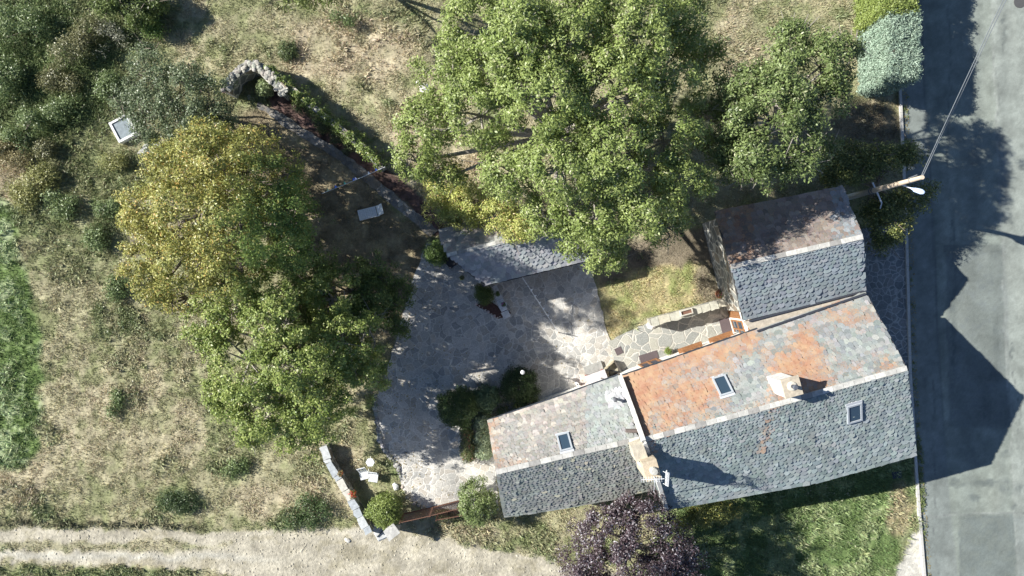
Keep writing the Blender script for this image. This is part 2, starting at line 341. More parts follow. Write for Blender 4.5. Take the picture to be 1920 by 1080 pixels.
def grid_mesh(name, xs, ys, zf, colf, mat):
    X, Y = np.meshgrid(xs, ys); nx, ny = len(xs), len(ys)
    Z = zf(X, Y); colr = colf(X, Y)
    V = np.stack([X, Y, Z], -1).reshape(-1, 3)
    i = np.arange(nx*ny).reshape(ny, nx)
    Q = np.stack([i[:-1, :-1], i[:-1, 1:], i[1:, 1:], i[1:, :-1]], -1).reshape(-1, 4)
    me = bpy.data.meshes.new(name); me.vertices.add(len(V)); me.vertices.foreach_set('co', V.astype(np.float32).ravel())
    me.loops.add(Q.size); me.loops.foreach_set('vertex_index', Q.astype(np.int32).ravel())
    me.polygons.add(len(Q)); me.polygons.foreach_set('loop_start', np.arange(0, Q.size, 4, dtype=np.int32)); me.polygons.foreach_set('loop_total', np.full(len(Q), 4, np.int32))
    at = me.attributes.new('Col', 'FLOAT_COLOR', 'POINT')
    at.data.foreach_set('color', np.concatenate([colr.reshape(-1, 3), np.ones((len(V), 1))], 1).astype(np.float32).ravel())
    me.polygons.foreach_set('use_smooth', np.ones(len(Q), bool))
    me.update(calc_edges=True)
    return link(name, me, mat)
def axis(lo, hi, st, far): 
    a = np.arange(lo, hi+st/2, st); e = [far*k for k in (.02, .06, .2, .5, 1)]
    return np.concatenate([[lo-k for k in e[::-1]], a, [hi+k for k in e]])
def gz(x, y):
    col, ht, pv, g = ground_field(x, y)
    rough = (fbm(x*2.2, y*2.2, 7)-.5)*.17+(fbm(x*6, y*6, 8, 2)-.5)*.05
    return np.where(pv > .02, -.03, rough*np.clip(ht*9, .12, 1)-.01)
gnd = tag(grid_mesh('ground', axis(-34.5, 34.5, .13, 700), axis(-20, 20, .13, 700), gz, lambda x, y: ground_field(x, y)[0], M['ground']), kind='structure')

def sheet(name, poly, z, mat, thick=None):
    b = MB(); pts0 = [P(*p) for p in poly]; pts = []
    for a_, b_ in zip(pts0, pts0[1:]+pts0[:1]):
        n_ = max(1, int((b_-a_).length/.28))
        for k_ in range(n_):
            q_ = a_.lerp(b_, k_/n_); pts.append(q_+Vector((R.uniform(-1, 1), R.uniform(-1, 1), 0))*(.06 if k_ else 0))
    b.prism([(p.x, p.y) for p in pts], z-(thick or .06), z)
    return tag(b.build(name, mat), kind='structure')
sheet('patio', PATIO, .02, M['patio'])
sheet('terrace', TERR, .06, M['terrace'], .1)
sheet('pavement', PAVE, .03, M['pave'], .08)
sheet('soil_bed', [(893, 573), (912, 560), (935, 575), (958, 586), (953, 594), (933, 598)], .055, M['redsoil'], .08)
sheet('path', EDGING, .05, M['edging'], .1)

# road with its worn patches
def road_col(x, y):
    px = 960+x/H*F; py = 540-y/H*F
    n1 = fbm(x*.8, y*.25, 21); n2 = fbm(x*3, y*3, 22); n3 = fbm(x*1.5, y*1.5, 23)
    wx = px+(n3-.5)*10; wy = py+(n3-.5)*12
    col = np.zeros(x.shape+(3,))+np.array([.232, .262, .232])
    def mx(c, t): nonlocal col; t = np.clip(t, 0, 1)[..., None]; col = col*(1-t)+np.array(c)*t
    mx((.29, .32, .28), (n1-.45)*3)
    # concrete gutter strip along the kerb, darker seam beside it
    rl = np.interp(py, [p[1] for p in ROADL], [p[0] for p in ROADL])
    seam = rl+np.interp(py, [0, 1080], [42, 60]); mx((.21, .235, .23), np.clip((seam-px)/3+.5, 0, 1)*.6)
    mx((.12, .13, .13), np.clip(1-np.abs(px-seam)/3.5, 0, 1)*np.clip((900-py)/200, 0, 1)*.6)
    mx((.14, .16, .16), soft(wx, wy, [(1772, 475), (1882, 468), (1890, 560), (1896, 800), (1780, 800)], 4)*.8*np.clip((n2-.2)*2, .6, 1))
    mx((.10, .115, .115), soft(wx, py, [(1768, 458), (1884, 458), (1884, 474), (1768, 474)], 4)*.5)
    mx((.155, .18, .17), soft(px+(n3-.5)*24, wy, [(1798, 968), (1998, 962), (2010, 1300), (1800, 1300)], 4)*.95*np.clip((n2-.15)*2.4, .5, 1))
    mx((.36, .385, .36), np.clip((wx-np.interp(py, [0, 1080], [1855, 1905]))/6, 0, 1)*.35)
    mx((.40, .42, .39), np.clip(1-np.abs(wx-np.interp(py, [0, 1080], [1857, 1907]))/2.5, 0, 1)*.5)
    mx((.33, .35, .33), np.clip(1-np.abs(wy-(966-(px-1730)*.03))/3, 0, 1)*.5)
    for cx, cy, rx, ry in ((1850, 905, 40, 10), (1895, 915, 30, 16), (1795, 907, 18, 9), (1882, 60, 5, 50), (1866, 700, 14, 20), (1812, 850, 22, 16), (1828, 870, 16, 14), (1850, 765, 12, 40), (1885, 852, 16, 8), (1900, 950, 8, 8), (1830, 935, 12, 10), (1788, 560, 5, 200), (1868, 640, 9, 60), (1900, 660, 3, 20)):
        mx((.12, .14, .135), blob(wx+(n2-.5)*14, wy+(n2-.5)*14, cx, cy, rx, ry)*.8*np.clip((n2-.25)*3, .3, 1))
    mx((.12, .13, .12), blob(wx, wy, 1726, 900, 8, 90)*np.clip((n2-.52)*9, 0, 1)*.8)
    for ln in (((1880, 620), (1893, 650), (1899, 700), (1912, 760), (1908, 840), (1925, 900)), ((1745, 700), (1752, 760), (1748, 830), (1756, 905), (1750, 990), (1762, 1100)), ((1800, 968), (1796, 1010), (1803, 1050), (1799, 1110)), ((1735, 968), (1780, 962), (1840, 966), (1930, 958)), ((1780, 600), (1786, 540), (1779, 480), (1784, 420), (1776, 300), (1782, 120), (1775, -50)), ((1860, 100), (1872, 160), (1868, 240), (1880, 320))):
        for a_, b_ in zip(ln[:-1], ln[1:]):
            ex, ey = b_[0]-a_[0], b_[1]-a_[1]; t_ = np.clip(((wx-a_[0])*ex+(wy-a_[1])*ey)/(ex*ex+ey*ey), 0, 1)
            mx((.10, .11, .11), np.clip(1-np.hypot(wx-a_[0]-t_*ex, wy-a_[1]-t_*ey)/2.2, 0, 1)*.6*np.clip((n2-.3)*4, 0, 1))
    tr_ = np.exp(-((px-1822+(py-540)*.02)/14)**2)+np.exp(-((px-1880)/12)**2); mx((.16, .18, .17), tr_*.3)
    return col*(.82+.42*(n2[..., None]-.3))*(.93+.14*np.random.RandomState(3).rand(*x.shape)[..., None])
def road():
    ys = np.concatenate([[-600, -200, -60], np.arange(-19, 19.1, .12), [60, 200, 600]]); us = np.concatenate([np.linspace(0, 9, 76), [12, 16, 24, 40]])
    U, Y = np.meshgrid(us, ys); py = 540-Y/H*F
    X = (np.interp(py, [p[1] for p in ROADL], [p[0] for p in ROADL])-960)/F*H+U
    V = np.stack([X, Y, 0*X+.012], -1).reshape(-1, 3); nx, ny = len(us), len(ys)
    i = np.arange(nx*ny).reshape(ny, nx); Q = np.stack([i[:-1, :-1], i[:-1, 1:], i[1:, 1:], i[1:, :-1]], -1).reshape(-1, 4)
    me = bpy.data.meshes.new('road'); me.from_pydata(V.tolist(), [], Q.tolist())
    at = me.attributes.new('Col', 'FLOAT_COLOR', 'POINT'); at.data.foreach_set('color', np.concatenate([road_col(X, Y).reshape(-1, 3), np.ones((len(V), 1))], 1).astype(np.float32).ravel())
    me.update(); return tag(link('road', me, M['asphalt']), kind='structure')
road()
b = MB()
for (a, c) in zip(ROADL[:-1], ROADL[1:]):
    A = P(*a); B = P(*c); n = max(1, int((A-B).length/1.0))
    for k in range(n):
        p = A.lerp(B, k/n); q = A.lerp(B, (k+.985)/n); b.beam(p+Vector((-.10, 0, .055)), q+Vector((-.10, 0, .055)), .16, .16+R.uniform(-.004, .004), (.5, .5, .47))
tag(b.build('kerb', M['concrete']), kind='structure')

# ------------------------------------------------------------ grass and weeds (uncountable)
def tufts(name, n, region, seed, hscale=1.0, wid=.014, blades=3, cond=None, bright=1.25, colf=None, maxh=.5, minht=.012):
    r = np.random.RandomState(seed)
    x = r.uniform(region[0], region[2], n); y = r.uniform(region[1], region[3], n)
    px = 960+x/H*F; py = 540-y/H*F
    col, ht, pv, g = ground_field(x, y)
    dens = fbm(x*1.7, y*1.7, 31)
    keep = (pv < .05) & (ht > minht) & (dens > r.uniform(.25, .6, n)*.9)
    if cond is not None: keep &= cond(px, py, r)
    x, y, col, ht = x[keep], y[keep], col[keep], ht[keep]; m = len(x)
    X = np.repeat(x, blades)+r.normal(0, .03, m*blades); Y = np.repeat(y, blades)+r.normal(0, .03, m*blades)
    h = np.clip(np.repeat(ht, blades)*r.uniform(.7, 1.9, m*blades)*hscale, .02, maxh); a = r.uniform(0, 2*np.pi, m*blades)
    lean = h*r.uniform(.3, 1.5, m*blades); w = wid*r.uniform(.6, 1.5, m*blades)+h*.05
    dx, dy = np.cos(a), np.sin(a); z0 = -.02
    B0 = np.stack([X-dy*w, Y+dx*w, 0*X+z0], -1); B1 = np.stack([X+dy*w, Y-dx*w, 0*X+z0], -1); T = np.stack([X+dx*lean, Y+dy*lean, h], -1)
    V = np.stack([B0, B1, T], 1).reshape(-1, 3)
    cc = np.repeat(col, blades, 0)*r.uniform(.8, 1.3, (m*blades, 1))*bright
    cc = cc*(1+r.normal(0, .05, cc.shape))
    if colf is not None: cc = colf(cc, r)
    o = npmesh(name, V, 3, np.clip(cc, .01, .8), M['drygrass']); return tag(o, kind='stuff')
o = tufts('grass', 330000, (-33.5, -19, 26, 19), 3)
tag(o, 'short dry and green grass covering the open ground', 'grass')
o = tufts('undergrowth', 60000, (-33.5, -19, 26, 19), 4, 1.5, .035, 3, minht=.09, maxh=.3)
tag(o, 'taller green weeds growing through the grass', 'weeds')

# ------------------------------------------------------------ foliage
def leaves(cent, outw, n_per, lsize, spread, cols, r, upb=.7, rnd=.7, aspect=.42, flat=.6, droop=0.0):
    """cent (K,3) clump centres, outw (K,3) outward directions; returns V, cols"""
    K = len(cent); N = K*n_per
    c = np.repeat(cent, n_per, 0); ow = np.repeat(outw, n_per, 0)
    off = r.normal(0, 1, (N, 3)); off = nrm(off)*(r.uniform(0, 1, (N, 1))**.45)*spread; off[:, 2] *= flat
    p = c+off
    nr = nrm(ow*.8+np.array([0, 0, upb*.6])+nrm(off)*.45+r.normal(0, rnd*.8, (N, 3)))
    ax = nrm(np.cross(nr, r.normal(0, 1, (N, 3)))+nrm(off)*.6+np.array([0, 0, -droop]))
    sd = nrm(np.cross(nr, ax))
    L = lsize*r.uniform(.6, 1.35, (N, 1)); w = L*aspect*r.uniform(.8, 1.2, (N, 1))
    nn = np.cross(ax, sd)
    a = p-ax*L*.5; b = p+sd*w*.5+nn*L*.06; t = p+ax*L*.5-nn*L*.05; d = p-sd*w*.5+nn*L*.06
    V = np.stack([a, b, t, d], 1).reshape(-1, 3)
    ci = r.uniform(0, 1, (K, 1)); ci = np.repeat(ci, n_per, 0)*.55+r.uniform(0, 1, (N, 1))*.45
    ca, cb = np.array(cols[0]), np.array(cols[1]); cc = ca*(1-ci)+cb*ci
    if len(cols) > 2:
        k = r.uniform(0, 1, N) < cols[2][3]; cc[k] = np.array(cols[2][:3])
    cc = cc*r.uniform(.75, 1.25, (N, 1))
    return V, cc
def lobe_clumps(lobes, K, r, shell=.55, low=-.35, bump=.22, gap=.0, gs=1.0):
    """clump centres on and inside a set of ellipsoid lobes"""
    w = np.array([l[3]*l[3] for l in lobes]); w = w/w.sum(); idx = r.choice(len(lobes), K, p=w)
    c = np.array([[*l[0:3]] for l in lobes])[idx]; rr = np.array([[l[3], l[3], l[4]] for l in lobes])[idx]
    d = nrm(r.normal(0, 1, (K, 3))); fl = d[:, 2] < low; d[fl, 2] *= -1
    rad = shell+(1-shell)*r.uniform(0, 1, (K, 1))**.55
    rad = rad*(1+bump*(fbm(c[:, 0]+d[:, 0]*3, c[:, 1]+d[:, 1]*3, 40)-.5)[:, None]*2)
    p = c+d*rr*rad
    if gap > 0:
        g = fbm(p[:, 0]*gs+p[:, 2]*.4, p[:, 1]*gs, 43, 3)+r.normal(0, .03, K); k = g > gap; p, d = p[k], d[k]
    return p, d
def branches(base, fork, lobes, cl, r, tr=.22, nb=10, ntw=3, kr=1.0):
    b = MB(); base = Vector(base); fork = Vector(fork)
    mid = base.lerp(fork, .5)+Vector((r.normal(0, .12), r.normal(0, .12), 0))
    b.tube(base-Vector((0, 0, .1)), mid, tr*1.25, tr, 9); b.tube(mid, fork, tr, tr*.8, 9)
    for l in lobes:
        c = Vector(l[:3]); m = fork.lerp(c, .5)+Vector((r.normal(0, .25), r.normal(0, .25), -.25)); e = c-Vector((0, 0, l[4]*.3))
        r1 = tr*.5*min(1, l[3]/2.5+.3)
        b.tube(fork-Vector((0, 0, .1)), m, r1*1.1, r1*.8, 7); b.tube(m, e, r1*.8, r1*.6, 7)
        near = np.argsort(np.linalg.norm(cl-np.array(e), axis=1)+r.uniform(0, l[3]*1.1, len(cl)))[:nb]
        for k in near:
            q = Vector(cl[k]); mm = e.lerp(q, .5)+Vector((r.normal(0, .15), r.normal(0, .15), r.normal(0, .1)))
            b.tube(e, mm, r1*.45*kr, r1*.3*kr, 5, cap=False); b.tube(mm, q, r1*.3*kr, r1*.12*kr, 5, cap=False)
            for t in range(ntw):
                s = mm.lerp(q, r.uniform(.1, .9)); b.tube(s, s+Vector((r.normal(0, .45), r.normal(0, .45), r.normal(.15, .3))), .028, .01, 4, cap=False)
    return b
def Lb(px, py, z, rpx, rz):
    p = P(px, py, z); return (p.x, p.y, z, rpx/F*(H-z), rz)
def tree(name, label, cat, base, lobes, K, n_per, lsize, spread, cols, seed, group=None, bark='bark', leafm='leaf', tr=.25, shell=.5, gap=0, gs=1.0, low=-.3, nb=9, ntw=3, extra=None, fork=.45, upb=.7, flat=.6, aspect=.42, rnd=.7, bump=.22, kr=1.0, tint=None, clear=None):
    r = np.random.RandomState(seed)
    lobes = [Lb(*l) for l in lobes]; bp = P(*base)
    o = empty(name, bp, label, cat, group)
    p, d = lobe_clumps(lobes, K, r, shell, low, bump, gap, gs)
    if clear is not None: k_ = clear(p); p, d = p[k_], d[k_]
    V, cc = leaves(p, d, n_per, lsize, spread, cols, r, upb=upb, flat=flat, aspect=aspect, rnd=rnd)
    if extra:
        p2, d2, cols2 = extra(r)
        V2, cc2 = leaves(p2, d2, n_per, lsize, spread, cols2, r); V = np.concatenate([V, V2]); cc = np.concatenate([cc, cc2])
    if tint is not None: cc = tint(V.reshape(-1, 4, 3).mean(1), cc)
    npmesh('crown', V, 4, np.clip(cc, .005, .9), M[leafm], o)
    lc = np.mean([l[:3] for l in lobes], 0)
    fk = Vector((bp.x*.6+lc[0]*.4, bp.y*.6+lc[1]*.4, lc[2]*fork))
    branches(bp, fk, lobes, p, r, tr, nb, ntw, kr).build('trunk', M[bark], o)
    return o
YG = ((.17, .235, .06), (.34, .405, .135))
tree('ash_tree', 'largest tree, huge bright green crown north of the slate shed', 'tree', (1035, 260),
     [(900, 60, 8, 80, 2.5), (850, 130, 7, 70, 2.2), (980, 80, 10, 90, 2.6), (1080, 60, 9.6, 95, 2.6), (1190, 60, 9.5, 90, 2.4), (1270, 50, 8, 60, 2),
      (1250, 150, 8, 80, 2.4), (1150, 170, 9.6, 95, 2.6), (1020, 190, 10, 95, 2.6), (900, 210, 8.5, 75, 2.2), (800, 240, 6.5, 58, 1.8), (780, 300, 5.5, 45, 1.3),
      (1250, 260, 8, 75, 2.4), (1150, 290, 9.5, 85, 2.4), (1050, 310, 9.4, 80, 2.3), (960, 320, 8, 60, 1.8), (1280, 340, 8, 55, 1.8), (1210, 370, 8.6, 75, 2.2),
      (1120, 400, 8, 70, 2), (1030, 400, 7, 50, 1.6), (1130, 470, 6.5, 42, 1.4), (1250, 425, 6, 42, 1.4), (950, 130, 9.4, 80, 2.4), (1320, 100, 6.5, 30, 1.2), (840, 330, 5, 30, 1), (1080, 450, 6.3, 38, 1.2)],
     2800, 80, .155, .42, (YG[0], YG[1], (.42, .42, .25, .05)), 1, bark='palebark', tr=.38, shell=.5, gap=.395, gs=1.6, nb=8, ntw=3, rnd=.6)
tree('autumn_tree', 'round yellowing tree in the west of the garden', 'tree', (440, 400),
     [(400, 295, 8, 62, 2.3), (330, 325, 7, 60, 2.2), (285, 400, 6, 55, 2), (290, 470, 5.5, 60, 2), (365, 400, 9, 75, 2.6), (445, 330, 8.6, 62, 2.4), (510, 345, 7.6, 60, 2.2), (400, 262, 6.5, 38, 1.6), (475, 275, 6.2, 38, 1.5),
      (440, 430, 9.6, 75, 2.6), (530, 420, 8, 65, 2.3), (360, 495, 7, 65, 2.2), (445, 510, 7.6, 60, 2.1), (560, 400, 6, 42, 1.8), (300, 530, 5, 42, 1.6), (345, 560, 5, 38, 1.4), (550, 480, 6.5, 50, 1.8), (270, 440, 4.6, 40, 1.4),
      (400, 290, 4, 60, 1.4), (470, 300, 4, 60, 1.4), (530, 330, 3.8, 50, 1.3), (330, 330, 3.8, 50, 1.3), (440, 430, 5, 95, 1.6), (520, 450, 4.2, 75, 1.4), (440, 400, 3, 80, 1), (530, 380, 3, 60, 1)],  # low lobes hidden from above, added to throw shade on the garden
     2400, 66, .14, .38, ((.20, .235, .06), (.47, .435, .135), (.56, .38, .12, .07)), 2, tr=.3, shell=.6, bump=.45, gap=.40, gs=1.6,
     tint=lambda q, c: c*(1-(t := np.clip((q[:, 0]+13.8+(4.5-q[:, 1])*.25)/2.6, 0, 1)[:, None]))+c*np.array([.50, .72, .65])*t)  # east side leaves greener, and darkened for the side turned from the sun
tree('pear_tree', 'loose bright green tree west of the patio', 'tree', (580, 680),
     [(450, 560, 6.3, 65, 1.7), (400, 610, 5.5, 55, 1.5), (520, 600, 7, 75, 1.8), (460, 680, 6.5, 75, 1.8), (560, 680, 7.2, 75, 1.8), (640, 640, 6, 65, 1.6), (500, 760, 5.8, 70, 1.6), (590, 760, 5.8, 70, 1.6),
      (660, 720, 5.5, 60, 1.5), (430, 740, 5, 50, 1.4), (690, 620, 5, 45, 1.2), (700, 700, 4.6, 35, 1.1), (560, 815, 4.2, 45, 1.1), (620, 560, 5.6, 55, 1.5), (480, 810, 4.2, 35, 1), (520, 680, 3.3, 70, 1.1), (610, 690, 3.0, 60, 1), (580, 770, 2.8, 60, 1), (660, 660, 2.8, 55, 1), (560, 610, 3.2, 60, 1)],  # lowest lobes are hidden from above, added to close the shade on the patio
     2700, 56, .14, .32, ((.14, .21, .05), (.37, .43, .13), (.45, .44, .2, .05)), 3, tr=.25, shell=.4, gap=.425, gs=1.8, bump=.4, nb=10, ntw=4, bark='palebark', aspect=.5)
tree('plum_tree', 'dark green tree in shade between the yellowing tree and the patio', 'tree', (650, 545),
     [(590, 500, 4.6, 55, 1.5), (650, 540, 4.2, 60, 1.4), (700, 560, 4, 45, 1.3), (720, 520, 3.6, 30, 1), (560, 560, 4.6, 45, 1.3), (610, 600, 4.2, 50, 1.2), (735, 580, 3.5, 28, .9), (755, 545, 3.2, 30, .9), (700, 500, 4, 34, 1), (660, 600, 4.4, 50, 1.2), (740, 620, 3.4, 30, .9)],
     760, 56, .14, .36, ((.08, .125, .035), (.21, .27, .08)), 4, tr=.15, shell=.4, gap=.43, gs=1.7)
tree('olive_shrub', 'grey green leafy tree beside the concrete tank', 'tree', (320, 190),
     [(290, 150, 4.1, 60, 1.2), (250, 190, 3.6, 45, 1), (350, 160, 4.3, 60, 1.2), (400, 190, 4.1, 50, 1.1), (300, 215, 4.1, 60, 1.2), (360, 225, 4.3, 55, 1.1), (280, 260, 3.5, 35, .9), (420, 230, 3.7, 40, 1), (270, 105, 3.3, 30, .8)],
     700, 50, .12, .32, ((.08, .12, .055), (.22, .27, .15), (.36, .40, .24, .10)), 5, tr=.13, shell=.3, gap=.38, gs=1.3)
tree('walnut_tree', 'dark green tree with bare pale limbs beside the clipped hedge', 'tree', (1440, 240),
     [(1480, 80, 7.6, 42, 1.3), (1470, 130, 8.1, 50, 1.5), (1545, 120, 8.1, 55, 1.5), (1390, 170, 8.1, 55, 1.6), (1460, 190, 8.9, 65, 1.7), (1540, 190, 7.9, 45, 1.4), (1380, 235, 8.2, 50, 1.6), (1500, 240, 8.9, 45, 1.3), (1420, 290, 8.4, 50, 1.5), (1490, 310, 7.6, 42, 1.4), (1590, 95, 7.2, 28, 1), (1350, 280, 7.1, 38, 1.2), (1330, 220, 6.8, 34, 1), (1545, 290, 6.2, 32, 1), (1385, 315, 7.2, 38, 1.2), (1440, 318, 7.8, 38, 1.2)],
     900, 70, .16, .42, ((.08, .12, .04), (.26, .33, .12), (.40, .42, .24, .05)), 6, tr=.22, shell=.45, gap=.42, gs=1.7, nb=12, ntw=4, bark='palebark')
tree('cherry_tree', 'dark tree hiding the foot of the utility pole by the road', 'tree', (1640, 350),
     [(1600, 320, 2.8, 55, 0.95), (1660, 320, 2.8, 60, 0.95), (1640, 370, 2.3, 50, 0.95), (1710, 360, 2.3, 42, 0.95), (1660, 420, 2.8, 42, 0.95), (1560, 310, 2.8, 35, 0.95), (1700, 300, 2.8, 30, 0.95), (1645, 455, 2.4, 22, 0.95)],
     470, 62, .15, .45, ((.07, .10, .03), (.22, .25, .08), (.55, .50, .16, .08)), 7, tr=.16, shell=.5, clear=lambda p: np.abs(-sdist(960+p[:, 0]/(H-p[:, 2])*F, 540-p[:, 1]/(H-p[:, 2])*F, [(1583, 372), (1728, 322), (1728, 323), (1583, 373)])) > 21)
tree('purple_plum_tree', 'purple leaved tree beside the southern eaves', 'tree', (1175, 1020),
     [(1130, 1000, 4.5, 65, 1.6), (1200, 980, 5, 65, 1.5), (1240, 1020, 4.6, 60, 1.5), (1100, 1050, 4, 55, 1.4), (1180, 1050, 5, 85, 1.7), (1260, 1080, 4.2, 55, 1.4), (1090, 1100, 4, 55, 1.3), (1170, 960, 4, 35, 1), (1290, 1045, 3.6, 30, 1), (1200, 1120, 4, 80, 1.4)],
     1050, 62, .13, .33, ((.045, .03, .035), (.13, .092, .105), (.46, .43, .46, .15)), 8, tr=.18, shell=.5, bump=.4, gap=.40, gs=1.8)  # third colour paints pale glints of light onto scattered leaves
tree('hazel_shrub', 'yellow leaved shrub along the north edge of the shed', 'shrub', (870, 380),
     [(840, 350, 2.6, 40, 1), (890, 375, 3, 45, 1.2), (940, 400, 3.6, 42, 1.2), (985, 425, 3.9, 35, 1), (830, 395, 2.4, 35, 1), (960, 430, 3.7, 28, .8), (870, 410, 2.9, 30, 1), (800, 330, 2, 22, .7)],
     420, 60, .12, .36, ((.30, .36, .09), (.56, .56, .19), (.62, .44, .2, .06)), 9, tr=.08, shell=.4, gap=.36, gs=1.2)
tree('oak_tree', 'green tree cut by the top edge of the photo above the dry slope', 'tree', (590, -70),
     [(570, -30, 5, 55, 1.5), (620, -45, 6, 60, 1.6), (560, -80, 6, 60, 1.6), (640, -100, 6.5, 60, 1.6), (680, -50, 5, 40, 1.2)], 240, 60, .16, .45, ((.12, .16, .045), (.25, .29, .10)), 10, tr=.15, shell=.5)
tree('elder_tree', 'dark green tree cut by the top edge of the photo near the corner', 'tree', (250, -20),
     [(215, -22, 1.6, 36, .9), (205, 2, 1.3, 30, .8), (262, 24, 1.1, 30, .7), (290, 5, 1.1, 22, .6)], 200, 60, .14, .36, ((.07, .11, .03), (.22, .28, .09)), 12, tr=.08, shell=.5)

def scrub():
    r = np.random.RandomState(77); n = 9000; x = r.uniform(-33, 25, n); y = r.uniform(-18.5, 18.5, n)
    col, ht, pv, g = ground_field(x, y); k = (pv < .03) & (g*1.1 > r.uniform(.25, 1.1, n)) & (ht > .03) & (fbm(x*.9, y*.9, 88) > .42)
    c = np.stack([x[k], y[k], ht[k]*r.uniform(.3, 2.2, k.sum())], -1); d = np.tile(np.array([[0, 0, 1.]]), (len(c), 1))
    V, cc = leaves(c, d, 16, .12, .26, ((.10, .15, .055), (.30, .36, .17), (.42, .42, .28, .12)), r); V = V.reshape(-1, 3); V[:, 2] = np.maximum(V[:, 2], .005)
    tag(npmesh('scrub', V, 4, np.clip(cc, .01, .8), M['leaf']), 'low leafy scrub spread over the green parts of the ground', 'scrub', kind='stuff')
    n = 2600; x = r.uniform(-32, 4, n); y = r.uniform(-18.2, -13.5, n); col, ht, pv, g = ground_field(x, y); k = (ht < .012) & (pv < .02); x, y, col = x[k], y[k], col[k]
    b = MB()
    for i in range(len(x)): b.rock((x[i], y[i], -.01), .02+.05*r.rand()**3, .6, tuple(col[i]*r.uniform(.75, 1.35)), 5, r.uniform(.8, 1.5), r.uniform(0, 3))
    tag(b.build('gravel_stones', M['roughstone']), 'loose stones strewn on the pale track', 'stones', kind='stuff')
scrub()
def litter():
    r = np.random.RandomState(91); n = 5200; px = r.uniform(690, 1180, n); py = r.uniform(440, 960, n)
    k = (soft(px, py, PATIO, 3) > .5) & (fbm(px*.02, py*.02, 93)+np.exp(-((px-725)/60)**2)*.35+np.exp(-((py-470)/50)**2)*.3 > r.uniform(.5, .95, n)); px, py = px[k], py[k]
    c = np.stack([(px-960)/F*H, (540-py)/F*H, 0*px+.045], -1)
    rl = r.uniform(-80, 1080, 900); kx = np.interp(rl, [p[1] for p in ROADL], [p[0] for p in ROADL])+r.uniform(2, 12, 900)**1.0
    c = np.concatenate([c, np.stack([(kx-960)/F*H, (540-rl)/F*H, 0*kx+.035], -1)]); d = np.tile(np.array([[0, 0, 1.]]), (len(c), 1))
    V, cc = leaves(c, d, 1, .10, .02, ((.24, .17, .08), (.42, .36, .16)), r, upb=3, rnd=.15, flat=.1); V[:, 2] = np.maximum(V[:, 2], .028)
    tag(npmesh('fallen_leaves', V, 4, np.clip(cc, .01, .8), M['drygrass']), 'small dry leaves fallen on the paving and along the kerb', 'fallen leaves', kind='stuff')
    n = 150; rl = np.concatenate([r.uniform(-60, 1080, 60), r.uniform(820, 960, 90)]); kx = np.interp(rl, [p[1] for p in ROADL], [p[0] for p in ROADL])+r.normal(5, 3, n)
    c = np.stack([(kx-960)/F*H, (540-rl)/F*H, 0*kx+.08], -1); d = np.tile(np.array([[0, 0, 1.]]), (n, 1)); V, cc = leaves(c, d, 14, .09, .12, ((.10, .14, .05), (.25, .30, .12)), r)
    V[:, 2] = np.maximum(V[:, 2], .02); tag(npmesh('kerb_weeds', V, 4, cc, M['leaf']), 'small weeds growing in the gutter along the kerb', 'weeds', kind='stuff')
litter()
# ------------------------------------------------------------ buildings
def poly_at(pts, u):
    """point at fraction u of a polyline (by its own vertices)"""
    L = [0]
    for a, b_ in zip(pts[:-1], pts[1:]): L.append(L[-1]+(b_-a).length)
    t = u*L[-1]
    for i in range(len(pts)-1):
        if t <= L[i+1] or i == len(pts)-2:
            return pts[i].lerp(pts[i+1], (t-L[i])/(L[i+1]-L[i]))
class Slope:
    def __init__(s, eave, ze, ridge, zr):
        s.e = [P(*p, ze) for p in eave]; s.r = [P(*p, zr) for p in ridge]
    def at(s, u, v): return poly_at(s.e, u).lerp(poly_at(s.r, u), v)
    def frame(s, u, v):
        d = .01; x = (s.at(min(1, u+d), v)-s.at(max(0, u-d), v)).normalized()
        y = (s.at(u, min(1, v+d))-s.at(u, max(0, v-d))); y = (y-x*y.dot(x)).normalized(); z = x.cross(y)
        if z.z < 0: z = -z
        return x, y, z
    def find(s, px, py):
        best = None
        for i in range(61):
            for j in range(41):
                q = proj(s.at(i/60, j/40)); dd = (q[0]-px)**2+(q[1]-py)**2
                if best is None or dd < best[0]: best = (dd, i/60, j/40)
        return best[1], best[2]
